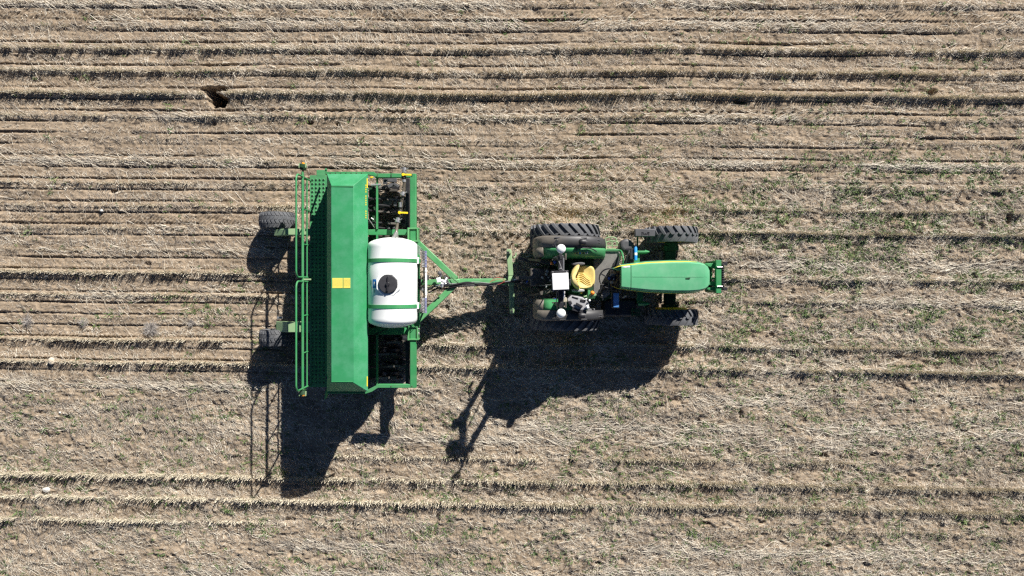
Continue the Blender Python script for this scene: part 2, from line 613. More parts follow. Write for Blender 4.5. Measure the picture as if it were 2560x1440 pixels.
def soil_material():
    m = bpy.data.materials.new("dry_soil")
    m.use_nodes = True
    nt = m.node_tree
    b = nt.nodes["Principled BSDF"]
    b.inputs["Roughness"].default_value = 0.95
    b.inputs["Specular IOR Level"].default_value = 0.1
    geo = nt.nodes.new("ShaderNodeNewGeometry")

    def noise(sc, det, rough=.6, stretch=None):
        n = nt.nodes.new("ShaderNodeTexNoise")
        n.inputs["Scale"].default_value = sc
        n.inputs["Detail"].default_value = det
        n.inputs["Roughness"].default_value = rough
        if stretch:
            mp = nt.nodes.new("ShaderNodeMapping")
            mp.inputs["Scale"].default_value = stretch
            nt.links.new(geo.outputs["Position"], mp.inputs["Vector"])
            nt.links.new(mp.outputs[0], n.inputs["Vector"])
        else:
            nt.links.new(geo.outputs["Position"], n.inputs["Vector"])
        return n

    def ramp(n, stops):
        r = nt.nodes.new("ShaderNodeValToRGB")
        e = r.color_ramp.elements
        while len(e) < len(stops):
            e.new(0.5)
        for el, (p, c) in zip(e, stops):
            el.position = p
            el.color = (*c, 1)
        nt.links.new(n.outputs["Fac"], r.inputs[0])
        return r
    n1 = noise(1.3, 8, .65, (.7, 1.6, 1))
    r1 = ramp(n1, [(.30, (.222, .172, .123)), (.5, (.308, .242, .174)), (.72, (.392, .314, .232))])
    n2 = noise(23, 8, .7)
    r2 = ramp(n2, [(.30, (.50, .48, .46)), (.52, (1, 1, 1)), (.75, (1.3, 1.27, 1.22))])
    mul = nt.nodes.new("ShaderNodeMix")
    mul.data_type = 'RGBA'
    mul.blend_type = 'MULTIPLY'
    mul.inputs[0].default_value = 1
    nt.links.new(r1.outputs[0], mul.inputs[6])
    nt.links.new(r2.outputs[0], mul.inputs[7])
    # old grey chaff bedded into the surface
    n3 = noise(60, 6, .75, (.45, 1.0, 1))
    r3 = ramp(n3, [(.55, (0, 0, 0)), (.66, (.75, .75, .75))])
    at = nt.nodes.new("ShaderNodeAttribute")
    at.attribute_name = "residue"
    mm = nt.nodes.new("ShaderNodeMath")
    mm.operation = 'MULTIPLY'
    nt.links.new(r3.outputs[0], mm.inputs[0])
    nt.links.new(at.outputs["Fac"], mm.inputs[1])
    mx = nt.nodes.new("ShaderNodeMix")
    mx.data_type = 'RGBA'
    nt.links.new(mm.outputs[0], mx.inputs[0])
    nt.links.new(mul.outputs[2], mx.inputs[6])
    mx.inputs[7].default_value = (.44, .375, .28, 1)
    nt.links.new(mx.outputs[2], b.inputs["Base Color"])
    n4 = noise(90, 5, .7)
    bp = nt.nodes.new("ShaderNodeBump")
    bp.inputs["Strength"].default_value = 0.7
    bp.inputs["Distance"].default_value = 0.012
    nt.links.new(n4.outputs["Fac"], bp.inputs["Height"])
    nt.links.new(bp.outputs[0], b.inputs["Normal"])
    return m


pxg, pyg = to_px(GX, GY)
res = np.clip(1.1 - 0.75 * worked(pxg, pyg), 0, 1)
ii = np.arange(nx - 1)[None, :] + nx * np.arange(ny - 1)[:, None]
quads = np.stack([ii, ii + 1, ii + nx + 1, ii + nx], -1).reshape(-1, 4)
ground = fast_mesh("ground", np.stack([GX, GY, GZ], -1).reshape(-1, 3), quads, soil_material(), {"residue": res.ravel()}, smooth=True)
tag(ground, kind="structure")


# ------------------------------------------------------------------ straw, stubble, weeds
def fibre_material(name, stops, trans=0.15, rough=0.6):
    m = bpy.data.materials.new(name)
    m.use_nodes = True
    nt = m.node_tree
    b = nt.nodes["Principled BSDF"]
    b.inputs["Roughness"].default_value = rough
    b.inputs["Specular IOR Level"].default_value = 0.3
    at = nt.nodes.new("ShaderNodeAttribute")
    at.attribute_name = "tone"
    r = nt.nodes.new("ShaderNodeValToRGB")
    e = r.color_ramp.elements
    while len(e) < len(stops):
        e.new(0.5)
    for el, (p, c) in zip(e, stops):
        el.position = p
        el.color = (*c, 1)
    nt.links.new(at.outputs["Fac"], r.inputs[0])
    nt.links.new(r.outputs[0], b.inputs["Base Color"])
    return m


STRAW = fibre_material("dry_straw", [(0, (.095, .082, .068)), (.2, (.26, .228, .20)), (.42, (.39, .34, .284)), (.62, (.52, .458, .368)),
                                     (.82, (.66, .60, .49)), (1, (.80, .75, .64))])
STUB = fibre_material("standing_stubble", [(0, (.40, .34, .25)), (.5, (.68, .61, .48)), (1, (.86, .81, .68))])
WEED = fibre_material("weed_leaf", [(0, (.045, .085, .028)), (.5, (.095, .160, .045)), (.85, (.17, .235, .08)), (1, (.28, .32, .15))])


def strips(p, q, wdt, tone, side=None):
    """one thin blade from p to q each"""
    d = q - p
    n = len(p)
    if side is None:
        side = np.cross(d, np.tile(np.array([0, 0, 1.0]), (n, 1)))
        ln = np.linalg.norm(side, axis=1, keepdims=True)
        side = np.where(ln < 1e-5, np.array([1.0, 0, 0]), side / np.maximum(ln, 1e-6))
    w = wdt[:, None] * side * 0.5
    co = np.stack([p - w, p + w, q + w * .8, q - w * .8], 1).reshape(-1, 3)
    quads = np.arange(4 * n).reshape(-1, 4)
    return co, quads, np.repeat(tone, 4)


def lay(x, y, ang, ln, wdt, tone, lift=0.028):
    dx = np.cos(ang) * ln / 2
    dy = np.sin(ang) * ln / 2
    n = len(x)
    z1 = height(x - dx, y - dy, False) + RNG.random(n) ** 1.6 * lift + 0.004
    z2 = height(x + dx, y + dy, False) + RNG.random(n) ** 1.6 * lift + 0.004
    zm = height(x, y, False) + 0.004
    up = np.clip(zm - (z1 + z2) / 2, -0.02, 0.05)
    z1 = z1 + np.maximum(up, 0)
    z2 = z2 + np.maximum(up, 0)
    p = np.stack([x - dx, y - dy, z1], 1)
    q = np.stack([x + dx, y + dy, z2], 1)
    side = np.stack([-np.sin(ang), np.cos(ang), (RNG.random(n) - .5) * 1.2], 1)
    side /= np.linalg.norm(side, axis=1, keepdims=True)
    return strips(p, q, wdt, tone, side)


def litter_density(x, y):
    px, py = to_px(x, y)
    y0 = row_y0(px, py)
    wk = worked(px, py)
    kf = (y0 - ROW0) / ROWP
    k = np.round(kf)
    d = (kf - k) * ROWP
    s = row_strength(k, px)
    near = np.exp(-((d + 3) / 13) ** 2)
    jf = (y0 - FUR0) / FURP
    dj = (jf - np.round(jf)) * FURP
    clean = np.exp(-((dj - 4) / 6.5) ** 2)
    patch = N1(x / 1.1 + 30, y / .38 + 12) * .65 + N2(x / .42, y / .17 + 40) * .55
    patch = np.clip((patch - .30) * 1.75, 0.02, 1.2)
    a = .20 + .72 * patch + near * (.22 + .35 * s)
    a = a * (1 - wk * (.22 + .60 * clean))
    pit = np.zeros_like(px)
    for (cx, cy, rx, ry, dp) in PITS[:4] + MOUNDS[:2]:
        pit = np.maximum(pit, np.exp(-(((px - cx) / (rx * .9)) ** 2 + ((py - cy) / (ry * .9)) ** 2)))
    for (cy, hw, x1) in ((548, 13, 650), (846, 13, 650), (40, 11, 2900)):     # wheel tracks are pressed nearly clean
        yy = y0 + 4 * np.clip(px / 1280, 0, 1)
        a = a * (1 - .6 * np.clip((hw - np.abs(yy - cy)) / 4, 0, 1) * (px < x1))
    return np.clip(a * (1 - pit), 0, 1)


def scatter(n, hx=13.6, hy=8.1):
    x = (RNG.random(n) * 2 - 1) * hx
    y = (RNG.random(n) * 2 - 1) * hy
    keep = RNG.random(n) < litter_density(x, y)
    return x[keep], y[keep]


def angles(x, y):
    n = len(x)
    px, py = to_px(x, y)
    # stalks mostly trail down to the right; towards the right of the field they lie along the rows
    base = np.where(px < 1300, R(-38), R(-12)) + (N6(x / 1.3, y / .7) - .5) * R(70)
    a = base + RNG.normal(0, 1, n) * R(30)
    u = RNG.random(n)
    return np.where(u < .25, RNG.random(n) * math.pi, a)


parts = []
x, y = scatter(470000)
n = len(x)
tn = np.clip(RNG.beta(2.3, 2.0, n) + (N2(x / .5 + 7, y / .25 + 3) - .5) * .55, 0, 1)
parts.append(lay(x, y, angles(x, y), .035 + .135 * RNG.random(n) ** 1.8, .0036 + .0034 * RNG.random(n), tn, .034))
x, y = scatter(300000)                        # short chaff
n = len(x)
tn = np.clip(RNG.beta(1.6, 2.0, n) + (N2(x / .5 + 7, y / .25 + 3) - .5) * .5, 0, 1)
parts.append(lay(x, y, angles(x, y) + RNG.normal(0, .5, n), .018 + .04 * RNG.random(n), .005 + .006 * RNG.random(n), tn, .022))
x, y = scatter(6500)                         # long loose stalks
n = len(x)
parts.append(lay(x, y, angles(x, y) + RNG.normal(0, .3, n),   .20 + .20 * RNG.random(n), .0045 + .003 * RNG.random(n), np.clip(RNG.beta(4, 1.6, n), 0, 1), .06))
# raked swaths lying along some rows
sw = []
for (k, x0, x1, dens, sd) in ((5, 1500, 2900, 150, 4), (8, 1900, 2900, 70, 4), (9.4, 1850, 2900, 150, 8), (11, 1900, 2900, 220, 6), (10, 1700, 2900, 80, 4), (13, 1700, 2900, 80, 4),
                              (14, 1600, 2900, 90, 4), (15.4, 1700, 2900, 140, 9), (16.6, 1300, 2900, 150, 8), (22, 700, 2900, 130, 9), (23, 1500, 2900, 150, 9),
                              (15.0, -200, 700, 120, 7), (11, -200, 900, 110, 5), (3, -200, 2000, 90, 6), (5, -200, 1500, 110, 7), (-1.2, -200, 2800, 110, 9),
                              (1.0, -200, 900, 70, 4), (2.0, -200, 900, 70, 4), (.0, -200, 2700, 60, 5), (-2, -200, 2800, 130, 8), (9, -200, 700, 90, 8), (8, 200, 700, 70, 6),
                              (17.2, 900, 2300, 120, 8), (23.3, -200, 1500, 110, 8)):
    m = int((x1 - x0) / GPX * dens)
    qx = x0 + RNG.random(m) * (x1 - x0)
    g = np.clip(2.2 * N1(qx / 150 + k * 5, qx * 0 + k) - .45, 0, 1)
    kp = RNG.random(m) < g
    qx = qx[kp]
    qy = py_from_y0(qx, ROW0 + ROWP * k + RNG.normal(0, sd, len(qx)) - 2)
    sw.append(np.stack([(qx - 1280) / GPX, (720 - qy) / GPX], 1))
sw = np.concatenate(sw)
n = len(sw)
sgn = np.where(sw[:, 0] < 1, -1.0, RNG.choice([-1, 1], n))
parts.append(lay(sw[:, 0], sw[:, 1], R(2) + sgn * np.abs(RNG.normal(0, R(26), n)), .08 + .22 * RNG.random(n), .005 + .004 * RNG.random(n), np.clip(RNG.beta(3.4, 1.5, n), 0, 1), .05))


def join_parts(parts):
    off = 0
    cs, qs, ts = [], [], []
    for c, q, t in parts:
        cs.append(c)
        qs.append(q + off)
        ts.append(t)
        off += len(c)
    return np.concatenate(cs), np.concatenate(qs), np.concatenate(ts)


c_, q_, t_ = join_parts(parts)
straw = fast_mesh("straw_litter", c_, q_, STRAW, {"tone": t_})
tag(straw, "dry straw and chaff lying scattered over the bare soil", "straw", kind="stuff")

# standing stubble
sx, sy, sh = [], [], []
for k in range(-4, 29):
    m = int(27.2 * 400)
    x = (RNG.random(m) * 2 - 1) * 13.6
    px = 1280 + x * GPX
    s = row_strength(np.full(m, k), px)
    clump = N3(px / 9 + k * 3, px * 0 + k * 1.7) * .75 + N1(px / 70 + k * 9, px * 0 + k) * .65
    dens = s * np.clip((clump - .66 + .40 * s) * 2.0, 0, 1) * .85
    keep = RNG.random(m) < dens
    x, px, s = x[keep], px[keep], s[keep]
    y0 = ROW0 + ROWP * k + RNG.normal(0, 1.7, len(x)) - 1.5
    sx.append(x)
    sy.append((720 - py_from_y0(px, y0)) / GPX)
    sh.append((.055 + .085 * s + (.035 if k > 17 else -.018 if k < 4 else 0.0) * s) * (.65 + .6 * RNG.random(len(x))))
sx, sy, sh = map(np.concatenate, (sx, sy, sh))
pxs, pys = to_px(sx, sy)
keep = np.ones(len(sx), bool)
for (cx, cy, rx, ry, dp) in PITS[:4]:
    keep &= (((pxs - cx) / (rx * 1.1)) ** 2 + ((pys - cy) / (ry * 1.3)) ** 2) > 1
# the machine's wheels have pressed the stubble flat under them
for (x0, x1, cy, hw) in ((560, 740, 548, 24), (560, 740, 846, 24), (1320, 1510, 580, 30), (1320, 1510, 798, 30), (1600, 1750, 582, 24), (1600, 1750, 798, 24)):
    keep &= ~((pxs > x0) & (pxs < x1) & (np.abs(pys - cy) < hw))
sx, sy, sh = sx[keep], sy[keep], sh[keep]
n = len(sx)
z0 = height(sx, sy, False) - .01
p = np.stack([sx, sy, z0], 1)
lean = RNG.normal(0, .22, (n, 2)) + np.array([.05, .03])
q = p + np.stack([lean[:, 0] * sh, lean[:, 1] * sh, sh], 1)
th = RNG.random(n) * math.pi
s1 = np.stack([np.cos(th), np.sin(th), th * 0], 1)
s2 = np.stack([-np.sin(th), np.cos(th), th * 0], 1)
wd = .0055 + .0050 * RNG.random(n)
tn = np.clip(RNG.beta(2.6, 1.6, n), 0, 1)
c_, q_, t_ = join_parts([strips(p, q, wd, tn, s1), strips(p, q, wd, tn, s2)])
stub = fast_mesh("stubble", c_, q_, STUB, {"tone": t_})
tag(stub, "rows of short cut stubble standing in the field", "stubble", kind="stuff")

# young green weeds
nc = 90000
cx = (RNG.random(nc) * 2 - 1) * 13.4
cy = (RNG.random(nc) * 2 - 1) * 8
px, py = to_px(cx, cy)
dn = .05 + .95 * np.exp(-((px - 2350) / 640) ** 2 - ((py - 600) / 300) ** 2) + .40 * np.exp(-((px - 560) / 190) ** 2 - ((py - 790) / 90) ** 2) \
    + .26 / (1 + np.exp(-(py - 960) / 40)) * (.6 + .5 * np.clip(px / 2560, 0, 1)) + .25 * np.exp(-((px - 1450) / 450) ** 2 - ((py - 800) / 200) ** 2)
dn = dn * np.clip(2.4 * N1(cx / .45 + 80, cy / .26 + 3) - .75, 0, 1.4) * (1 - .45 * worked(px, py))
kp = RNG.random(nc) < dn
cx, cy = cx[kp], cy[kp]
nc = len(cx)
nb = 11
sz = .6 + RNG.random(nc) ** 4 * 1.8
ct = RNG.random(nc)
CX = np.repeat(cx, nb) + RNG.normal(0, .026, nc * nb) * np.repeat(sz, nb)
CY = np.repeat(cy, nb) + RNG.normal(0, .020, nc * nb) * np.repeat(sz, nb)
az = RNG.random(nc * nb) * 2 * math.pi
el = R(8) + RNG.random(nc * nb) * R(45)
ln = (.022 + .040 * RNG.random(nc * nb)) * np.repeat(sz, nb)
z0 = height(CX, CY, False)
p = np.stack([CX, CY, z0 + .004], 1)
q = p + np.stack([np.cos(az) * np.cos(el) * ln, np.sin(az) * np.cos(el) * ln, np.sin(el) * ln], 1)
c_, q_, t_ = strips(p, q, .006 + .009 * RNG.random(nc * nb), np.clip(.55 * np.repeat(ct, nb) + .5 * RNG.random(nc * nb), 0, 1))
weeds = fast_mesh("green_weeds", c_, q_, WEED, {"tone": t_})
tag(weeds, "small green weeds sprouting among the straw", "weeds", kind="stuff")


# ------------------------------------------------------------------ tyres and wheels
def lug(mb, c, r, y0, y1, th0, skew, lw, drop, lugh, w, n=5, tail=True):
    """one tread bar of a wheel whose axle lies along Y; theta runs from the top towards +X"""
    secs = []
    st = [i / (n - 1) for i in range(n)]
    for s in st:
        y = y0 + (y1 - y0) * s
        e = abs(y) / (w / 2)
        rt = r - drop * e ** 2.5
        rb = rt - lugh - .012
        th = th0 - skew * s / r
        h = lw / 2 / r
        secs.append([(c[0] + rr * math.sin(a), c[1] + y, c[2] + rr * math.cos(a)) for rr, a in
                     ((rb, th - h), (rt, th - h * .8), (rt, th + h * .8), (rb, th + h))])
    if tail:
        th = th0 - skew * 1.03 / r
        h = lw / 2 / r
        secs.append([(c[0] + rr * math.sin(a), c[1] + y1 * 1.0, c[2] + rr * math.cos(a)) for rr, a in
                     ((r * .88, th - h), (r * .885, th - h * .8), (r * .885, th + h * .8), (r * .88, th + h))])
    mb.loft(secs, closed=True)


def carcass(mb, c, r, w, lugh, drop):
    p = []
    for y, rr in ((-.36, .60), (-.47, .70), (-.5, .80), (-.485, .9)):
        p.append((rr * r, y * w))
    for y in (-.44, -.3, -.15, 0, .15, .3, .44):
        p.append((r - lugh - drop * abs(y * 2) ** 2.5, y * w))
    for y, rr in ((.485, .9), (.5, .80), (.47, .70), (.36, .60)):
        p.append((rr * r, y * w))
    mb.lathe(p, c, (0, 1, 0), 64)


def ag_tyre(c, r, w, n, skew, lw, lugh=.04, drop=.03):
    mb = MB()
    carcass(mb, c, r, w, lugh, drop)
    for side in (1, -1):
        for i in range(n):
            lug(mb, c, r, -side * .02, side * w * .5, 2 * math.pi * (i + (.5 if side > 0 else 0)) / n, skew, lw, drop, lugh, w)
    return mb


def block_tyre(c, r, w):
    mb = MB()
    carcass(mb, c, r, w, .014, .035)
    rows = 4
    for k in range(rows):
        a = -w * .47 + k * w * .94 / rows
        b = a + w * .94 / rows - .008
        for i in range(27):
            lug(mb, c, r, a, b, 2 * math.pi * (i + .5 * (k % 2)) / 27, (.045 if k % 2 else -.045), .062, .035, .014, w, n=4, tail=False)
    return mb


def rim_mb(c, r, w, side):
    """dished disc; side is the direction of its visible face along Y"""
    mb = MB()
    mb.lathe([(.05, .02 * side), (.14 * r / .4, .03 * side), (r * .45, -.02 * side), (r * .8, .03 * side), (r * .93, w * .36 * side), (r * 1.0, w * .40 * side), (r * 1.0, w * .36 * side),
              (r * .9, -w * .36 * side), (r * .98, -w * .40 * side)], c, (0, 1, 0), 40)
    return mb


def wheel(parent, c, r, w, tyre_mb, rimmat, side, rr, proud=False):
    wh = MB()
    wh.lathe([(.03, -w * .25), (.085, -w * .25), (.085, w * .25), (.03, w * .25)], c, (0, 1, 0), 16)
    for i in range(6):
        a = i * math.pi / 3
        wh.cyl((c[0] + .06 * math.sin(a), c[1] - w * .28, c[2] + .06 * math.cos(a)), (c[0] + .06 * math.sin(a), c[1] + w * .28, c[2] + .06 * math.cos(a)), .012, n=6)
    o = wh.build("wheel", M['dsteel'], parent)
    tyre_mb.build("tyre", M['tyre'], o, smooth=30)
    rm = rim_mb(c, rr, w, side)
    if proud:
        rm.lathe([(rr, w * .38 * side), (rr * 1.0, (w * .5 + .015) * side), (rr * .95, (w * .5 + .035) * side), (rr * .6, (w * .5 + .04) * side), (.1, (w * .5 + .045) * side), (.1, w * .3 * side)], c, (0, 1, 0), 40)
    rm.build_one("rim", rimmat, o)
    return o


# ------------------------------------------------------------------ seed drill
drill = thing("seed_drill", "long green seed drill with a closed grain box, hand rails and a perforated rear step", "seed drill", W(900, 708, 0))
LX0, LX1, LY0, LY1 = -3.667, -2.858, -2.048, 2.262
b = MB()
b.loft([[(-3.81, y, .96), (-3.645, y, 1.67), (-2.88, y, 1.67), (-3.02, y, .95)] for y in (LY0 + .02, LY1 - .02)], closed=True)
box_o = b.build("grain_box", M['green'], drill, bevel=.006)
b = MB()
T = [(-3.5005, -1.8354, 1.98), (-3.067, -1.8354, 1.975), (-3.067, 1.990, 1.975), (-3.5005, 1.990, 1.98)]
Bq = [(LX0, LY0, 1.675), (LX1, LY0, 1.675), (LX1, LY1, 1.675), (LX0, LY1, 1.675)]
Bl = [(x, y, 1.645) for x, y, z in Bq]
b.add(T + Bq + Bl, [(0, 1, 2, 3), (0, 4, 5, 1), (1, 5, 6, 2), (2, 6, 7, 3), (3, 7, 4, 0)] + [(4 + i, 8 + i, 8 + (i + 1) % 4, 4 + (i + 1) % 4) for i in range(4)] + [(11, 10, 9, 8)])
lid_o = b.build("lid", M['lidgreen'], box_o, bevel=.008, smooth=20)
for y in (-1.815, 1.968):                   # folded seams across both ends of the lid
    b = MB()
    b.box((-3.285, y, 1.981), (.425, .016, .010))
    b.build("lid_seam", M['green'], box_o, bevel=.003)
b = MB()                                     # hinge lugs and latches along the lid's rear edge
for iy in (470, 708, 945):
    y = W(0, iy, 1.7).y
    b.box((LX0 - .012, y, 1.66), (.03, .05, .05))
b.build("latch", M['dsteel'], box_o, bevel=.004)
for (x0, x1) in ((830.5, 856.5), (858.5, 875.5)):
    b = MB()
    b.pb(x0, 695, x1, 720, 1.972, 1.9825)
    b.cur = 1
    a = W(x0, 697, 1.983)
    c = W(x1, 718, 1.983)
    for k in range(9):
        x = a.x + (c.x - a.x) * (k + .7) / 9.4
        b.box((x, (a.y + c.y) / 2 + .004 * (k % 3), 1.9832), (.004, (a.y - c.y) * (.78 + .06 * (k % 2)), .001))
    b.build("warning_label", [M['decal'], M['decalline']], box_o)


def slope_pt(t, iy):
    x = -3.067 + (LX1 + 3.067) * t
    z = 1.975 - .30 * t
    return Vector((x, (720 - iy) / FPX * (CAM_H - z), z))


b = MB()                                     # small yellow name letters read along the lid's front slope
nrm = Vector((.30, 0, .209)).normalized()
iy = 463.0
for wdt in (5, 4, 5, 5, 0, 5, 4, 4, 5, 4, 0, 0, 5, 4, 5, 4):
    if wdt:
        p = slope_pt(.86, iy) + nrm * .002
        for k, (dt, hh) in enumerate(((-.028, .9), (.0, .55), (.028, .9))):
            q = slope_pt(.86 + dt, iy + (.8 if k == 1 else 0)) + nrm * .002
            b.box(q, (.007, wdt / 126 * hh * .8, .003), ry=R(55))
    iy += 5.4
b.build("lettering", M['yellow'], box_o)
b = MB()
for (i0, i1) in ((446, 470), (941, 966)):
    p = slope_pt(.955, i0)
    q = slope_pt(.955, i1)
    b.beam(p + nrm * .001, q + nrm * .001, .022, .004, up=nrm)
b.build("yellow_stripe", M['yellow'], box_o)
b = MB()                                     # end plates with bolt heads
for (poly) in ([(815, 429.5), (934, 429.5), (941, 434), (941, 441), (925, 438), (920, 436), (815, 436)],
               [(818, 984), (915, 984), (930, 979), (944, 970), (944, 962), (928, 970), (920, 974), (818, 976)]):
    z = 1.55
    b.prism([tuple(W(px, py, z)[:2]) for px, py in poly], 1.50, 1.56)
b.build("end_plate", M['green'], drill, bevel=.004)
b = MB()
for ix in range(826, 915, 13):
    for iy in (432.5, 980.5):
        b.cyl(W(ix, iy, 1.555), W(ix, iy, 1.575), .011, n=6)
b.build("box_bolt", M['dsteel'], drill)
b = MB()                                     # pin bracket standing beside the upper end of the box
b.pb(791, 425, 813, 431, .90, .95)
b.pb(791, 431, 813, 440, .90, .952)
b.build("step_bracket", M['platform'], drill, bevel=.004)
b = MB()
b.cyl(W(815, 424, 1.2), W(815, 424, 1.62), .02, n=10)
b.beam(W(815, 421, 1.58), W(815, 436, 1.58), .03, .06)
b.build("lid_stay", M['green'], drill, bevel=.004)
b = MB()
b.beam(W(817, 976, 1.35), W(815, 994, 1.28), .03, .12)
b.build("lid_stay", M['green'], drill, bevel=.004)

# perforated step
b = MB()
b.pb(776, 438, 836, 968, .915, .95)
b.pb(774.5, 438, 777.5, 968, .88, .955)
b.cur = 0
for ix in (781, 790.3, 799.6, 809):
    for k in range(52):
        p = W(ix, 449.5 + k * 9.95, .95)
        b.cur = 0
        b.lathe([(.027, 0), (.019, .012)], p, (0, 0, 1), 10)
        b.cur = 1
        b.lathe([(.0165, .0), (.0165, .0145)], p, (0, 0, 1), 10)
step = b.build("step", [M['platform'], M['black']], drill, smooth=40)
b = MB()
for iy in (470, 580, 700, 822, 940):
    p = W(800, iy, .9)
    b.beam((-4.2, p.y, .89), (-3.2, p.y, .80), .05, .06)
b.build("step_support", M['frame'], drill)

RX = -4.205


def loop(y0, y1):
    zt, zb, r = 1.9, 1.2, .13
    pts = []
    for (cy, cz, a0) in ((y1 - r, zt - r, 0), (y0 + r, zt - r, 90)):
        for k in range(6):
            a = R(a0 + 18 * k)
            pts.append((RX, cy + r * math.cos(a), cz + r * math.sin(a)))
    return [(RX, y1, zb - .25)] + [(RX, y1, zb)] + pts + [(RX, y0, zb), (RX, y0, zb - .25)]


for (y0, y1) in ((.215, 2.235), (-2.02, .13)):
    b = MB()
    b.tube(loop(y0, y1), .019, 8)
    b.tube([(RX, y0, 1.2), (RX, y1, 1.2)], .016, 8)
    b.tube([(RX, y0 - .04, 1.49), (RX, y1 + (.10 if y1 > 1 else .04), 1.49)], .027, 8)
    for f in (.33, .68):
        b.tube([(RX, y0 + f * (y1 - y0), .9), (RX, y0 + f * (y1 - y0), 1.47)], .015, 8)
    b.build("hand_rail", M['green'], drill, smooth=50)
b = MB()
b.tube([(RX, .03, 1.49), (RX, .31, 1.49)], .024, 8)
b.beam((RX, .175, 1.49), (RX + .16, .175, 1.45), .03, .03)
b.build("rail_joint", M['faded'], drill)

for (iy, sg) in ((415, 1), (983, -1)):
    p = W(757, iy, 1.5)
    b = MB()
    b.beam((p.x, p.y - sg * .17, 1.49), (p.x, p.y, 1.49), .03, .03)
    b.box((p.x, p.y - sg * .06, 1.47), (.09, .03, .14))
    b.lathe([(.066, -.035), (.072, -.03), (.072, .035), (.055, .04)], (p.x - .005, p.y, 1.5), (.25, sg, .1), 20)
    lp = b.build("marker_lamp", M['dgreen'], drill, bevel=.004)
    b = MB()
    b.lathe([(.028, -.04), (.028, .05), (.016, .054)], (p.x + .012, p.y + sg * .012, 1.515), (.3, sg, .7), 16)
    b.build("lens", M['amber'], lp)
    b = MB()
    b.beam((p.x - .06, p.y - sg * .04, 1.53), (p.x - .055, p.y + sg * .05, 1.53), .018, .05)
    b.beam((p.x + .07, p.y - sg * .04, 1.53), (p.x + .065, p.y + sg * .05, 1.53), .018, .05)
    b.build("lamp_guard", M['faded'], lp)

# main frame
b = MB()
b.pb(1025, 434, 1040, 970, .86, 1.0)
b.pb(936, 433.5, 1025, 443.5, .88, .997)
b.pb(944, 961, 1025, 970, .88, .997)
b.build("front_frame", M['green'], drill, bevel=.008)
b = MB()
for iy in (436, 440, 965.5):
    for ix in (943, 978, 1030):
        b.cyl(W(ix, iy, .995), W(ix, iy, 1.008), .012, n=6)
b.build("frame_bolt", M['dsteel'], drill)
for (y0, y1) in ((573, 587), (820, 837)):
    b = MB()
    a = W(1022, y0, .95)
    c = W(920, y1, .95)
    b.box(((a.x - 4.15) / 2, (a.y + c.y) / 2, .82), (a.x + 4.15, a.y - c.y, .14))
    b.build("cross_tube", M['green'], drill, bevel=.008)
b = MB()
for iy0, iy1 in ((441, 573), (587, 820), (837, 962)):
    b.beam(W(943, iy0, .9), W(943, iy1, .9), .035, .05)
b.build("spacer_rod", M['green'], drill)
b = MB()                                      # tool tube carrying the openers
b.box((-2.98, .107, .62), (.13, 4.15, .13))
b.box((-3.5, .107, .62), (.13, 4.15, .13))
b.build("tool_tube", M['dgreen'], drill, bevel=.008)
for (y0, y1) in ((569, 605), (815, 851)):
    b = MB()
    for iy in (y0, y1 - 4):
        b.pb(1019, iy, 1046, iy + 3.5, .78, 1.03)
    b.pb(1018.5, y0, 1023, y1, .80, 1.035)
    b.pb(1041.5, y0 + 3, 1045, y1 - 3, .80, 1.03)
    b.build("clamp_bracket", M['frame'], drill, bevel=.004)
b = MB()
b.cyl(W(1044, 835, .95), W(1049, 833, .95), .028, n=10)
b.cyl(W(1044, 822, .95), W(1049, 822, .95), .018, n=8)
b.build("clamp_bolt", M['steel'], drill)

# rear wheel arms
for (iyc, xe, xf, wpx, nm) in ((579.5, 685, 712, 16, 0), (818, 690, 718, 26, 1)):
    zt = .86
    y = W(0, iyc, zt).y
    h = wpx / PM(zt) / 2
    x0 = W(xe, 0, .62).x
    x1 = W(xf, 0, zt).x
    pr = [(x0, .50), (x0, .62), (x1, zt), (-4.25, zt + .01), (-3.9, .76), (-3.9, .66), (x1, .66), (x0 + .1, .48)]
    b = MB()
    b.loft([[(px_, y + s * h, pz) for px_, pz in pr] for s in (-1, 1)], closed=True)
    if nm:
        b.beam((x1 + .25, y + h, zt + .01), (x1 + .5, y + h, zt + .03), .03, .07)
    b.build("wheel_arm", M['faded'], drill, bevel=.01, smooth=20)
WX = -5.09
for (wy, ay) in ((1.458, W(0, 579.5, .86).y), (-1.066, W(0, 818, .86).y)):
    wheel(drill, (WX, wy, .385), .385, .35, block_tyre((WX, wy, .385), .385, .35), M['faded'], 1 if ay > wy else -1, .22)
    b = MB()
    b.cyl((WX, wy, .385), (WX, ay, .385), .04, n=12)
    b.beam((WX, ay, .36), (WX + .12, ay, .60), .06, .14)
    b.build("axle", M['dgreen'], drill)
b = MB()
b.pb(692, 791, 705, 797, .55, .60)
b.build("wheel_scraper", M['steel'], drill)

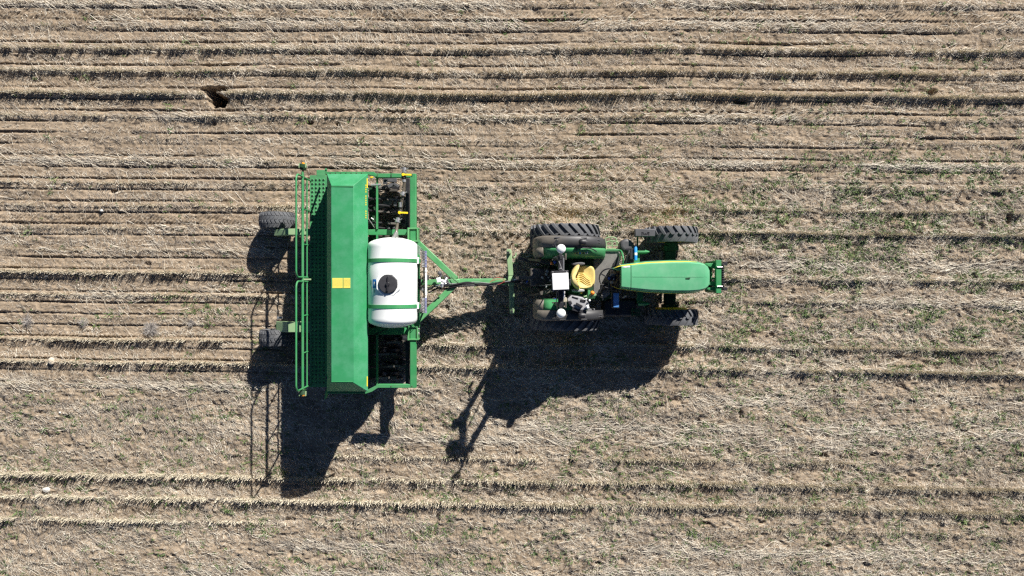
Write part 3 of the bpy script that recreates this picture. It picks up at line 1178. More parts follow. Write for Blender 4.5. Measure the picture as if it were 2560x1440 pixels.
# row openers, one every ten inches
for k in range(17):
    y = .107 - 2.03 + k * .254
    xo = -2.36 if k % 2 else -2.62
    b = MB()
    b.beam((xo - .40, y, .62), (xo + .02, y, .30), .05, .08)
    b.beam((xo - .30, y, .70), (xo - .02, y, .52), .04, .04)
    b.box((xo + .04, y - .02, .33), (.16, .05, .16))
    u = b.build("row_opener", M['dsteel'], drill)
    b = MB()
    b.lathe([(.02, -.012), (.06, -.012), (.22, -.002), (.22, .002), (.06, .012), (.02, .012)], (xo, y - .03, .17), (.10, 1, .06), 28)
    b.build("disc_blade", M['dsteel'], u)
    b = MB()
    b.lathe([(.05, -.05), (.17, -.05), (.19, -.02), (.19, .03), (.16, .05), (.05, .05)], (xo - .04, y + .06, .19), (0, 1, 0), 24)
    b.build("gauge_wheel", M['black'], u)
    b = MB()
    b.lathe([(.05, -.018), (.13, -.012), (.13, .012), (.05, .018)], (xo - .36, y + .01, .13), (.15, 1, .1), 20)
    b.build("press_wheel", M['black'], u)
    b = MB()
    b.tube(smoothpts([(-3.12, y, .98), (-2.98, y, .80), (xo - .25, y + .01, .60), (xo - .02, y, .40)], 4), .022, 7)
    b.build("seed_hose", M['hose'], u)
b = MB()                                      # grey valve and bearing pieces seen through the frame
for (ix, iy, sx_, sy_, z, rz) in ((975, 450, 34, 10, .62, -.05), (963, 457, 10, 7, .66, 0), (978, 463, 18, 9, .6, .5), (991, 463, 16, 7, .62, -.6), (969, 506, 22, 14, .58, 0),
                                 (988, 510, 8, 12, .6, 0), (952, 514, 14, 5, .66, 0), (970, 570, 9, 9, .6, .4), (966, 446, 6, 8, .7, 0), (985, 570, 6, 5, .55, .2)):
    p = W(ix, iy, z)
    k = PM(z)
    b.box(p, (sx_ / k, sy_ / k, .07), rz=rz)
b.build("valve_block", M['dgrey'], drill, bevel=.008)
b = MB()
b.tube(smoothpts([W(922, 516, .75), W(945, 513, .8), W(962, 514, .75), W(973, 516, .6)], 5), .024, 8)
b.tube(smoothpts([W(922, 570, .7), W(945, 569, .78), W(962, 571, .7), W(972, 573, .6)], 5), .02, 8)
b.tube(smoothpts([W(922, 505, .8), W(933, 498, .85), W(941, 505, .8), W(930, 513, .7)], 5), .013, 7)
b.tube(smoothpts([W(924, 842, 1.0), W(948, 832, 1.05), W(975, 818, 1.1)], 5), .008, 6)
b.tube(smoothpts([W(1023, 873, .9), W(1022, 930, .92), W(1026, 958, .9), W(1020, 966, .95)], 5), .012, 6)
b.build("hydraulic_hose", M['hose'], drill)
b = MB()
b.cyl(W(928, 463, .9), W(952, 462, .9), .03, n=12)
b.cyl(W(934, 549, .9), W(928, 545, .9), .015, n=8)
b.tube([W(922, 548, .9), W(937, 570, .85)], .008, 6)
b.build("ram", M['steel'], drill)
b = MB()
b.box(W(929, 443.5, 1.0), (.045, .03, .05))
b.cyl(W(925, 444, 1.0), W(933, 443, 1.0), .016, n=8)
b.build("grease_cap", M['yellow'], drill, bevel=.004)
for (i0, i1) in ((446, 572), (852, 962)):  # black boxes stand in for the shaded inner side of a lower tube
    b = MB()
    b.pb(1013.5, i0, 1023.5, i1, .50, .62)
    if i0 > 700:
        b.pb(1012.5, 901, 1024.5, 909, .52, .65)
    b.build("frame_shade_strip", M['black'], drill, bevel=.006)

# tongue
b = MB()
for iy0, iy1 in ((603, 698), (806, 710)):
    b.beam(W(1040, iy0, .78), W(1140, iy1, .74), .124, .13)
b.build("tongue_brace", M['frame'], drill, bevel=.01)
b = MB()
b.beam(W(1042, 706, .76), W(1150, 705.5, .735), .12, .11)
b.beam(W(1128, 704.5, .735), W(1262, 704, .52), .132, .14)
b.build("tongue", M['frame'], drill, bevel=.012)
b = MB()
b.pb(1112, 698, 1142, 712, .72, .815)
b.build("tongue_plate", M['frame'], drill, bevel=.006)
b = MB()
for dy in (-.05, .05):
    p = W(1256, 704, .52)
    q = W(1276, 704, .48)
    b.beam(p + Vector((0, dy, 0)), q + Vector((0, dy, 0)), .03, .10)
b.cyl(W(1268, 704, .38), W(1268, 704, .66), .022, n=10)
b.build("hitch_clevis", M['faded'], drill, bevel=.004)

# spray plumbing: manifolds, pump, valves, filling pipe
for (iy0, iy1) in ((627, 669), (745, 783)):
    b = MB()
    z = 1.22
    p, q = W(1064, iy0, z), W(1064, iy1, z)
    m = 11
    for k in range(m):
        a = p.lerp(q, k / m)
        c = p.lerp(q, (k + .55) / m)
        b.cur = 0
        b.cyl(a, c, .024, n=10)
        b.cur = 1
        b.cyl(c, p.lerp(q, (k + 1) / m), .025, n=10)
        b.cur = 1
        d = p.lerp(q, (k + .3) / m)
        b.cyl(d, d + Vector((-.075, 0, .012)), .010, n=6)
    b.build("nozzle_manifold", [M['navy'], M['grey']], drill)
b = MB()
b.cyl(W(1064.5, 669, 1.22), W(1064.5, 688, 1.22), .016, n=10)
b.cyl(W(1065, 688, 1.22), W(1065, 738, 1.22), .022, n=10)
b.cyl(W(1065, 738, 1.22), W(1064.5, 745, 1.22), .015, n=10)
b.cyl(W(1064.8, 676, 1.22), W(1064.8, 679, 1.22), .028, n=10)
b.build("supply_pipe", M['white'], drill)
b = MB()
for iy in (633, 700, 778):
    b.beam(W(1058, iy, .8), W(1064, iy, 1.2), .03, .03)
b.beam(W(1060, 629, 1.17), W(1060, 781, 1.17), .025, .025)
b.build("manifold_stand", M['dsteel'], drill)
b = MB()
b.cyl(W(1048, 697, 1.0), W(1048, 712, 1.0), .042, n=14)
b.cyl(W(1047, 713, 1.0), W(1050, 722, 1.0), .035, n=14)
b.box(W(1069, 694, 1.1), (.04, .11, .08))
b.build("spray_pump", M['black'], drill, bevel=.006)
b = MB()
b.cyl(W(1055, 716, 1.0), W(1058, 728, 1.0), .026, n=10)
b.cyl(W(1058, 731, 1.0), W(1063, 728, 1.1), .018, n=8)
b.box(W(1053, 724, 1.0), (.05, .04, .05))
b.build("pump_fitting", M['greyhose'], drill, bevel=.006)
b = MB()
p = W(1097, 700, 1.05)
b.box(p, (.085, .10, .09), rz=.2)
b.cyl(p + Vector((.05, .0, .02)), p + Vector((.14, -.05, .0)), .026, n=10)
b.cyl(p + Vector((-.07, -.12, -.02)), p + Vector((.16, -.07, -.02)), .016, n=8)
b.cyl(p + Vector((.06, -.14, -.04)), p + Vector((.07, -.06, .02)), .03, n=10)
b.cyl(p + Vector((.10, -.06, -.02)), p + Vector((.17, .05, -.02)), .02, n=10)
b.build("flow_valve", M['white'], drill, bevel=.008)
b = MB()
p = W(1099, 683, 1.0)
b.lathe([(.02, -.05), (.042, -.045), (.042, .03), (.02, .05)], p, (0, 0, 1), 14)
b.box(p + Vector((.02, -.06, -.03)), (.06, .05, .08), rz=.4)
b.beam(W(1112, 690, .85), W(1122, 712, .85), .05, .05)
b.build("pressure_gauge", M['dgrey'], drill, bevel=.006)
b = MB()                                       # filling pipe with couplings and ball valves
path = [W(1011, 424, 1.25), W(1011, 450, 1.25), W(1009, 476, 1.24), W(1004, 505, 1.22), W(1001, 530, 1.22), W(995, 552, 1.25), W(991, 580, 1.32), W(990, 594, 1.4)]
b.tube(smoothpts(path, 6), .031, 12)
pipe_o = b.build("filling_pipe", M['pipe'], drill)
b = MB()
for (ix, iy, l, r) in ((1011, 423, .075, .040), (1011, 430, .03, .05), (1010.5, 452, .05, .040), (1007, 483, .06, .044), (1006.5, 487, .03, .052), (1001, 512, .1, .036),
                       (1000.5, 528, .04, .042), (995, 549, .08, .045), (994.6, 554, .03, .056), (991, 585, .05, .042), (990, 590, .04, .05)):
    p = W(ix, iy, 1.25 if iy < 570 else 1.36)
    b.cyl(p + Vector((0, l / 2, 0)), p - Vector((.004, l / 2, 0)), r, n=14)
for (ix, iy) in ((1007, 484), (995, 551), (1011, 424)):
    p = W(ix, iy, 1.27)
    for sg in (-1, 1):
        b.beam(p + Vector((sg * .035, 0, .02)), p + Vector((sg * .085, .035, .02)), .014, .02)
b.build("pipe_coupling", M['steel'], pipe_o, smooth=40)
for (ix, iy) in ((1009, 437, ), (1000, 532)):
    p = W(ix, iy, 1.28)
    b = MB()
    b.box(p + Vector((0, -.01, -.04)), (.085, .11, .10))
    b.cyl(p + Vector((0, .05, -.03)), p + Vector((0, -.08, -.03)), .05, n=12)
    v = b.build("ball_valve", M['black'], pipe_o, bevel=.008)
    b = MB()
    b.beam(p + Vector((-.01, .002, .032)), p + Vector((.165, -.006, .032)), .036, .012)
    b.cyl(p + Vector((-.005, 0, .015)), p + Vector((-.005, 0, .046)), .032, n=14)
    b.build("valve_handle", M['yellow'], v, bevel=.004)
b = MB()
b.tube(smoothpts([W(1004, 497, 1.3), W(1012, 505, 1.33), W(1008, 516, 1.3), W(1000, 522, 1.27)], 5), .009, 6)
b.build("vent_hose", M['hose'], pipe_o)
# bundle of cables along the tongue
cab = [([W(1070, 724, 1.0), W(1085, 716, .85), W(1100, 712, .86), W(1120, 714, .85), W(1140, 711, .86), W(1170, 706, .84), W(1205, 712, .84), W(1250, 706, .86), W(1290, 703, .88), W(1365, 703, 1.0)], .024, 'hose'),
       ([W(1072, 732, 1.0), W(1090, 722, .85), W(1112, 716, .85), W(1135, 714, .85), W(1160, 710, .84), W(1200, 709, .84), W(1235, 711, .84), W(1280, 704, .88), W(1340, 716, .9), W(1375, 716, 1.1)], .020, 'hose'),
       ([W(1100, 704, .95), W(1118, 706, .87), W(1136, 711, .86), W(1175, 712, .84), W(1225, 714, .84), W(1270, 703, .88), W(1300, 706, .86), W(1345, 717, .8)], .007, 'greyhose'),
       ([W(1108, 698, .95), W(1124, 709, .87), W(1150, 708, .84), W(1190, 705, .84), W(1230, 708, .84), W(1288, 702, .88), W(1320, 710, .84), W(1346, 714, .8)], .010, 'greyhose'),
       ([W(1120, 720, .84), W(1142, 716, .84), W(1180, 714, .83), W(1220, 711, .83), W(1262, 708, .85)], .020, 'hose'),
       ([W(1128, 692, .86), W(1136, 700, .87), W(1150, 711, .84)], .008, 'hose'),
       ([W(1224, 706, .84), W(1236, 696, .86), W(1250, 694, .9), W(1262, 701, .9), W(1246, 711, .86), W(1232, 708, .84)], .007, 'red'),
       ([W(1230, 703, .84), W(1244, 698, .88), W(1256, 700, .9), W(1262, 706, .88)], .006, 'red'),
       ([W(1088, 713, .95), W(1103, 722, .8), W(1130, 719, .83), W(1150, 713, .84)], .018, 'hose')]
for pts, r, mk in cab:
    b = MB()
    pts = [p - Vector((0, 0, .20 * min(1, max(0, (p.x + 1.15) / 1.0)) * (1 if p.x < .3 else .3))) for p in pts]
    b.tube(smoothpts(pts, 7), r * .85, 7)
    b.build("cable", M[mk], drill, smooth=60)
b = MB()                                       # thin clear lines from tank to manifold
for k in range(7):
    y0 = 628 + k * 4
    b.tube(smoothpts([W(1043, 612 + k * 3, 1.35), W(1050, 618 + k * 3.5, 1.4), W(1056, y0 - 6, 1.35), W(1059, y0, 1.24)], 4), .006, 5)
for k in range(5):
    y0 = 750 + k * 6
    b.tube(smoothpts([W(1045, 770 + k * 3, 1.2), W(1050, 772 + k * 2, 1.3), W(1055, y0 + 3, 1.3), W(1059, y0, 1.24)], 4), .006, 5)
b.build("spray_line", M['greyhose'], drill)
b = MB()                                       # tank cradle
for iy in (650, 767):
    y = W(0, iy, 2.0).y
    b.loft([[(-2.396 + .56 * math.sin(R(a)), y + s * .03, 1.5 - .56 * math.cos(R(a))) for a in range(-80, 81, 16)] +
            [(-1.95, y + s * .03, .98), (-2.84, y + s * .03, .98)] for s in (-1, 1)], closed=True)
b.build("tank_cradle", M['green'], drill)
b = MB()
for x in (-2.84, -1.96):
    b.beam((x, .107 - .9, .97), (x, .107 + .9, .97), .08, .06)
b.build("cradle_beam", M['green'], drill, bevel=.005)

# ------------------------------------------------------------------ liquid tank lying on the drill
TX, TY, TZ, TR = -2.396, .107, 1.5, .492
tank = thing("liquid_tank", "white plastic barrel tank lying across the green drill frame under two green straps", "tank", (TX, TY, 1.0))
b = MB()
pr = [(0, -.905), (.10, -.902), (.2, -.890), (.3, -.868), (.38, -.843), (.44, -.815), (.475, -.785), (.490, -.745), (.492, -.70)]
b.lathe(pr + [(.492, -.3), (.495, -.29), (.495, .29), (.492, .3)] + [(r, -t) for r, t in pr[::-1]], (TX, TY, TZ), (0, 1, 0), 72)
for dy in (.434, -.47):
    b.box((TX + .505, TY + dy + .01, TZ), (.05, .13, .10))
body = b.build("tank_body", M['tank'], tank, bevel=0, smooth=50)
for dy in (.434, -.47):
    b = MB()
    b.lathe([(.494, -.036), (.503, -.036), (.503, .036), (.494, .036)], (TX, TY + dy, TZ), (0, 1, 0), 72)
    b.box((TX + .53, TY + dy, TZ), (.05, .075, .06))
    b.build("strap", M['green'], tank, smooth=40)
b = MB()
lc = (TX, .077, TZ + TR)
b.lathe([(.252, -.06), (.252, -.008), (.242, .003), (.19, .003), (.186, -.01)], lc, (0, 0, 1), 8, R(22.5))
b.build("filler_ring", M['tank'], tank, bevel=.006)
b = MB()
b.lathe([(.182, -.02), (.182, .030), (.172, .040), (.12, .044), (.02, .044)], lc, (0, 0, 1), 48)
for i in range(32):
    a = 2 * math.pi * i / 32
    b.box((lc[0] + .182 * math.cos(a), lc[1] + .182 * math.sin(a), lc[2] + .01), (.008, .012, .036), rz=a)
lo = b.build("tank_lid", M['lid'], tank, smooth=40)
b = MB()
b.beam((lc[0] - .008, lc[1] - .145, lc[2] + .056), (lc[0] + .008, lc[1] + .145, lc[2] + .056), .034, .03)
b.cyl((lc[0], lc[1], lc[2] + .04), (lc[0], lc[1], lc[2] + .078), .04, n=16)
b.build("lid_handle", M['black'], lo, bevel=.006)


def tank_patch(a0, a1, iy0, iy1, r):
    b = MB()
    ya = W(0, iy0, 1.88).y
    yb = W(0, iy1, 1.88).y
    b.loft([[(TX + rr * math.sin(R(a)), y, TZ + rr * math.cos(R(a))) for rr, y in ((r, ya), (r, yb))] for a in np.linspace(a0, a1, 6)], cap=False)
    return b


tank_patch(-29.5, -40.5, 698, 720, .4975).build("tank_label", M['labelblue'], tank)
b = tank_patch(-33, -36.5, 706, 716, .4985)
b.v = [(x, y + (.02 if i % 4 > 1 else 0), z) for i, (x, y, z) in enumerate(b.v)]
b.build("label_emblem", M['white'], tank)
tank_patch(-42, -52, 701, 713, .4975).build("tank_label", M['labelgrey'], tank)
tank_patch(-33, -37, 724, 732, .4975).build("tank_label", M['labelgrey'], tank)
tank_patch(-42, -46, 716, 724, .4975).build("tank_label", M['grey'], tank)
b = MB()
b.cyl((TX + .07, TY + .86, TZ + .30), (TX + .07, TY + .99, TZ - .02), .045, n=12)
b.build("tank_outlet", M['steel'], tank)

# ------------------------------------------------------------------ hitch toolbar between drill and tractor
bar = thing("hitch_toolbar", "pale green square toolbar joining the drill tongue to the back of the tractor", "toolbar", W(1277, 705, 0))
b = MB()
zt = .56
pts = [W(1272, 626, zt), W(1277, 690, zt), W(1279, 725, zt), W(1280.5, 784, zt)]
for p, q in zip(pts, pts[1:]):
    b.beam(p, q, .112, .11)
b.build("bar", M['faded'], bar, bevel=.012)
for (ix, iy, a) in ((1272, 629, .05), (1281, 776, -.2)):
    p = W(ix, iy, .66)
    b = MB()
    b.box(p - Vector((0, 0, .03)), (.085, .10, .16), rz=a)
    o = b.build("bar_socket", M['faded'], bar, bevel=.01)
    b = MB()
    b.box(p + Vector((-.012, -.02, .051)), (.045, .042, .012), rz=a)
    b.build("socket_hole", M['black'], o)
b = MB()
for (iy, l) in ((658, 14), (769, 13)):
    b.beam(W(1282, iy, .54), W(1282 + l, iy, .52), .035, .05)
b.beam(W(1283, 645, .54), W(1290, 640, .52), .03, .10)
b.beam(W(1290, 632, .52), W(1290, 654, .52), .035, .06)
b.build("hitch_lug", M['faded'], bar, bevel=.005)
b = MB()
b.cyl(W(1290, 640, .56), W(1290, 653, .56), .022, n=10)
b.build("hitch_pin", M['beige'], bar)
b = MB()
b.pb(1270, 694, 1286, 714, .48, .65)
b.build("drawbar_plate", M['faded'], bar, bevel=.006)
b = MB()
b.cyl(W(1284, 701, .64), W(1294, 699, .64), .025, n=10)
b.build("coupling", M['steel'], bar)

# ------------------------------------------------------------------ tractor
tr = thing("tractor", "open station green tractor with yellow seat, black fenders and a roll bar carrying white antennas", "tractor", W(1412, 692, 0))
AY = .225
RWX = 1.12
FWX = 3.41
for (y, sd_) in ((1.313 - .225, -1), (-.87 + .225, 1)):
    c = (RWX, y, .735)
    wheel(tr, c, .745, .45, ag_tyre(c, .745, .45, 23, .235, .085, .042, .03), M['yellow'], sd_, .43)
for (y, sd_) in ((1.293 - .165, -1), (-.782 + .165, 1)):
    c = (FWX, y, .555)
    wheel(tr, c, .57, .33, ag_tyre(c, .57, .33, 21, .13, .072, .034, .025), M['yellow'], sd_, .335, proud=(y < 0))
b = MB()
b.box((1.3, AY, .62), (1.7, .46, .46))
b.build("gearbox", M['dgreen'], tr, bevel=.03)  # near-black green puts the shade behind the seat into the colour
b = MB()
b.box((.55, AY, .76), (.35, .38, .42))
b.build("hitch_housing", M['dsteel'], tr, bevel=.03)  # dark tone stands in for the shade of fender and seat
b = MB()
b.lathe([(.12, -.62), (.14, -.6), (.14, -.3), (.2, -.2), (.2, .2), (.14, .3), (.14, .6), (.12, .62)], (RWX, AY, .745), (0, 1, 0), 20)
b.build("rear_axle", M['dgreen'], tr)
b = MB()
b.box((3.0, AY, .85), (1.9, .36, .50))
b.box((2.9, AY, 1.12), (1.3, .26, .22))
b.box((3.85, AY, .98), (.25, .46, .55))
b.build("engine", M['dgreen'], tr, bevel=.02)
b = MB()
b.beam((FWX - .02, AY - .58, .52), (FWX - .02, AY + .58, .52), .24, .17)
b.box((FWX, AY, .5), (.34, .3, .26))
for s in (-1, 1):
    b.box((FWX - .02, AY + s * .63, .54), (.32, .12, .30))
    b.lathe([(.10, -.06), (.15, -.05), (.15, .05), (.09, .08)], (FWX, AY + s * .70, .57), (0, s, 0), 18)
b.build("front_axle", M['dgreen'], tr, bevel=.02)
b = MB()
b.cyl((FWX - .22, AY - .55, .56), (FWX - .22, AY + .55, .56), .025, n=10)
b.cyl((FWX - .22, AY - .25, .56), (FWX - .22, AY + .25, .56), .04, n=12)
b.build("steering_ram", M['dsteel'], tr)
# loader mounts sticking out on both sides of the engine
for (ix0, ix1, iy, wd_) in ((1594, 1624, 629.5, .085), (1602, 1625, 759, .085)):
    z = .95
    p, q = W(ix0 - 6, iy, z), W(ix1, iy, z)
    b = MB()
    b.loft([[(x, p.y + a * w2, z - .10 + zz) for a, zz in ((-1, 0), (-1, .06), (-.35, .10), (.35, .10), (1, .06), (1, 0))] for x, w2 in ((p.x, wd_ / 2 * 1.1), (q.x - .08, wd_ / 2), (q.x, wd_ / 2 * .4))], closed=True)
    b.beam((p.x + .05, p.y, .82), (p.x + .05, AY, .82), .12, .10)
    b.build("loader_mount", M['green'], tr, bevel=.006)

# hood
HZ = 0.09
ST = [(1545, .235, 1.62), (1573, .268, 1.61), (1620, .315, 1.58), (1680, .338, 1.535), (1722, .338, 1.50), (1748, .318, 1.475), (1762, .285, 1.455), (1770, .235, 1.43), (1775, .16, 1.39)]
ST = [(a, w, z + HZ) for a, w, z in ST]
SP = [(-1.0, -9), (-1.02, -.36), (-1.0, -.24), (-.945, -.115), (-.86, -.028), (-.80, -.012), (-.45, -.003), (0, 0.0)]


def hood_sec(ix, w, zt):
    x = W(ix, 0, 1.5).x
    pts = [(x, AY + f * w, (1.0 if dz == -9 else zt + dz)) for f, dz in SP]
    pts += [(x, AY - f * w, (1.0 if dz == -9 else zt + dz)) for f, dz in SP[-2::-1]]
    return pts


def lerp_st(ix):
    for a, c in zip(ST, ST[1:]):
        if a[0] <= ix <= c[0]:
            f = (ix - a[0]) / (c[0] - a[0])
            return (ix, a[1] + (c[1] - a[1]) * f, a[2] + (c[2] - a[2]) * f)
    return ST[-1]


def hood_range(i0, i1, n):
    ks = sorted(set([i0 + (i1 - i0) * k / n for k in range(n + 1)] + [s[0] for s in ST if i0 < s[0] < i1]))
    return [hood_sec(*lerp_st(i)) for i in ks]


b = MB()
b.loft(hood_range(1574.2, 1775, 14))
hood = b.build("hood", M['hood'], tr, smooth=24)
b = MB()
b.loft(hood_range(1550, 1572.6, 3))
b.build("cowl", M['hood'], tr, smooth=24)
b = MB()
x0, x1 = W(1577, 0, 1.6).x, W(1768, 0, 1.45).x
ks = [1577 + (1766 - 1577) * k / 12 for k in range(13)]
secs = []
for i in ks:
    _, w, zt = lerp_st(i)
    x = W(i, 0, 1.5).x
    secs.append([(x, AY - .006, zt - .004), (x, AY - .003, zt + .006), (x, AY + .003, zt + .006), (x, AY + .006, zt - .004)])
b.loft(secs, closed=True)
b.build("hood_crease", M['hood'], hood)
b = MB()
b.box(W(1720, 695.5, 1.512 + HZ), (.09, .018, .014), rz=.1)
b.build("hood_latch", M['dgreen'], hood)
for s in (1, -1):
    secs = []
    for i in [1531 + (1742 - 1531) * k / 16 for k in range(17)]:
        _, w, zt = lerp_st(max(i, 1545))
        if i < 1545:
            w = w - (1545 - i) * .0035
        x = W(i, 0, 1.5).x
        th_ = 1.0 if i < 1700 else max(.2, (1742 - i) / 42)
        o = .004
        if s > 0:
            secs.append([(x, AY + w * .915 + o, zt - .078 + o), (x, AY + w * (.915 - .05 * th_) + o, zt - .078 + .046 * th_ + o)])
        else:
            secs.append([(x, AY - w * 1.0 - o, zt - .24), (x, AY - w * (1.0 - .014 * th_) - o, zt - .24 + .045 * th_)])
    b = MB()
    b.loft(secs, cap=False)
    b.build("hood_stripe", M['yellow'], hood, solid=.004)
b = MB()
secs = []
for i in (1552, 1560, 1566, 1571):
    _, w, zt = lerp_st(i)
    x = W(i, 0, 1.5).x
    secs.append([(x, AY + w * .80, zt - .012), (x, AY + w * .70, zt - .006)])
b.loft(secs, cap=False)
b.build("cowl_label", M['white'], hood, solid=.003)
b = MB()
b.prism([(W(px, 0, 1.5).x, W(0, py, 1.5).y) for px, py in ((1530, 672.5), (1537, 668), (1549, 664.5), (1551, 674), (1546, 677), (1538, 674.5))], 1.40, 1.62)
b.build("cowl_wing", M['hood'], tr, bevel=.01)
# hood nose and front guard
b = MB()
b.loft([[(W(1774, 0, 1.5).x + dx, AY + f * w, z) for f, z in ((-1, .82), (-1, 1.2), (-.8, 1.30), (.8, 1.30), (1, 1.2), (1, .82))] for dx, w in ((-.1, .25), (.02, .22))], closed=True)
b.build("grille", M['black'], tr, bevel=.01)
b = MB()
GXc = W(1797, 0, 1.42).x
yt, yb = W(0, 650, 1.42).y, W(0, 733, 1.42).y
b.box((GXc, (yt + yb) / 2, 1.36), (.105, yt - yb, .12))
for y in (yt - .03, yb + .03):
    b.loft([[(GXc - .05, y + s * .022, .62), (GXc + .05, y + s * .022, .62), (GXc + .05, y + s * .022, 1.30), (GXc - .05, y + s * .022, 1.30)] for s in (-1, 1)], closed=True)
for y in (yt - .10, AY - .14, yb + .09):
    b.prism([(GXc - .20, y - .015), (GXc - .05, y - .07 if y > AY else y - .05), (GXc - .05, y + .05), (GXc - .20, y + .015)], 1.12, 1.31)
b.box((GXc - .13, AY, 1.14), (.14, yt - yb - .1, .03))
b.box((GXc - .25, AY, .72), (.5, .50, .10))
guard = b.build("front_guard", M['green'], tr, bevel=.006)
b = MB()
b.cyl((GXc - .09, AY + .05, 1.15), (GXc - .09, AY + .05, 1.22), .03, n=12)
b.cyl((GXc - .05, AY - .03, 1.15), (GXc - .05, AY - .03, 1.25), .018, n=10)
b.build("guard_bolt", M['green'], guard)
b = MB()
xb = W(1805.5, 0, 1.2).x
b.box((xb, (yt + yb) / 2, 1.2), (.045, yt - yb - .12, .10))
for k in range(11):
    b.box((xb + .012, yb + .10 + k * (yt - yb - .2) / 10, 1.235), (.05, .018, .06))
b.build("guard_bar", M['black'], guard, bevel=.004)
for iy in (659, 722):
    p = W(1814, iy, 1.2)
    b = MB()
    b.box((p.x, p.y, 1.16), (.085, .08, .08))
    b.build("guard_bumper", M['black'], guard, bevel=.008)
b = MB()
for iy in (667.5, 716):
    b.cyl(W(1793, iy, 1.435), W(1806, iy, 1.435), .013, n=8)
b.build("guard_pin", M['steel'], guard)

# fenders
FP = [(.43, .98), (.435, 1.12), (.46, 1.28), (.52, 1.41), (.62, 1.51), (.78, 1.58), (1.0, 1.61), (1.25, 1.60), (1.5, 1.55), (1.7, 1.46), (1.84, 1.34), (1.92, 1.18), (1.95, 1.0)]


def fender(y_out, y_mid, y_in, last):
    n = len(FP)
    sg = 1 if y_out > y_in else -1
    root = MB()
    rows = []
    for i, (x, z) in enumerate(FP):
        e = .03 if 2 < i < n - 3 else .012
        rows.append([(x, y_out, z - .075), (x, y_out - sg * .012, z - .03), (x, y_out - sg * .045, z - .004), (x, (y_out + y_mid) / 2, z), (x, y_mid, z - .004)])
    # the front end tapers inwards
    for i in (n - 4, n - 3, n - 2, n - 1):
        tp = (0.012, .03, .055, .06)[i - n + 4]
        rows[i] = [(x, y - sg * tp * (1 if k < 4 else 0), z) for k, (x, y, z) in enumerate(rows[i])]
    for i in (0, 1, 2, 3):
        tp = (.06, .05, .035, .015)[i]
        rows[i] = [(x, y - sg * tp * (1 if k < 4 else 0), z) for k, (x, y, z) in enumerate(rows[i])]
    root.loft(rows, cap=False)
    # rear end wraps across to the inside edge
    root.loft([[(x, y_mid, z - .004), (x, (y_mid + y_in) / 2, z - .006), (x + (.05 if i == 0 else .02), y_in, z - .04)] for i, (x, z) in enumerate(FP[:5])], cap=False)
    f = root.build("fender", M['fender'], tr, solid=.012, smooth=45)
    g = MB()
    g.loft([[(x, y_mid - sg * .002, z - .012), (x, y_mid * .7 + y_in * .3, z - .022), (x, (y_mid + y_in) / 2, z - .045), (x, y_in + sg * .03, z - .10), (x, y_in, z - .17)] for i, (x, z) in enumerate(FP[4:last])], cap=False)
    poly = [(x, z - .17) for x, z in FP[4:last]]
    m = len(poly)
    vs = [(x, y_in, z) for x, z in poly] + [(x, y_in, .80) for x, z in poly]
    g.add(vs, [(i, i + 1, m + i + 1, m + i) for i in range(m - 1)])
    g.build("inner_fender", M['green'], f, solid=.01, smooth=45)
    return f


fu = fender(1.055, .815, .622, len(FP))
fl = fender(-.66, -.447, -.235, 9)
b = MB()                                         # moulded ribs and grooves
for y in (.93, .975):
    b.beam((1.42, y, 1.578), (1.78, y - .01, 1.405), .014, .02)
b.beam((.85, 1.005, 1.602), (1.50, 1.005, 1.556), .018, .012)
b.build("fender_rib", M['dgrey'], fu, bevel=.004)
b = MB()
b.beam((1.42, -.53, 1.575), (1.82, -.535, 1.37), .02, .02)
b.beam((1.42, -.585, 1.57), (1.82, -.575, 1.37), .014, .02)
b.beam((.95, -.625, 1.605), (1.50, -.625, 1.55), .016, .012)
b.build("fender_rib", M['dgrey'], fl, bevel=.004)
b = MB()                                         # moulded warning panel at the fender's rear
p = W(1344, 612, 1.50)
zz = 1.455
for dx, dy, sx_, sy_ in ((-.018, 0, .004, .20), (.028, 0, .004, .20), (.005, .10, .046, .004), (.005, -.10, .046, .004), (.005, .045, .046, .003), (.004, .015, .012, .012), (.004, .062, .006, .010)):
    b.box((.56 + dx, .885 + dy, 1.475 + dx * 1.15), (sx_ * 1.1, sy_, .006), ry=R(-48))
b.build("fender_marking", M['black'], fu)
b = MB()                                         # decals and grab handle on the green part
b.tube(smoothpts([(1.28, .735, 1.595), (1.29, .79, 1.61), (1.36, .80, 1.605), (1.58, .79, 1.535), (1.70, .735, 1.46)], 5), .012, 8)
b.build("grab_handle", M['black'], fu)
for (x0, wd_, mk) in ((1.255, .03, 'decal'), (1.30, .06, 'decal'), (1.365, .045, 'labelgrey'), (1.43, .07, 'decal'), (1.50, .045, 'white')):
    b = MB()
    z = 1.598 - max(0, x0 - 1.25) * .2
    b.box((x0, .712, z + .002 - .052), (wd_, .055, .004), ry=R(11), rx=R(25))
    b.cur = 1
    b.box((x0, .700, z + .000 - .054), (wd_ * .7, .026, .004), ry=R(11), rx=R(25))
    b.build("fender_label", [M[mk], M['labelblue'] if mk == 'labelgrey' else M['black']], fu)
for (ix, iy, par) in ((1455, 605, fu), (1453, 789, fl)):   # lamp pods
    p = W(ix, iy, 1.70)
    b = MB()
    b.lathe([(.03, -.07), (.062, -.06), (.066, .0), (.055, .045), (.03, .062)], p, (-.9, 0, .25), 20)
    b.cyl(p + Vector((0, 0, -.12)), p, .022, n=10)
    lp = b.build("fender_lamp", M['black'], par, smooth=45)
    b = MB()
    b.lathe([(.05, 0), (.052, .012), (.02, .02)], p + Vector((.058, 0, -.016)), (.9, 0, -.25), 18)
    b.build("lens", M['dgrey'], lp)

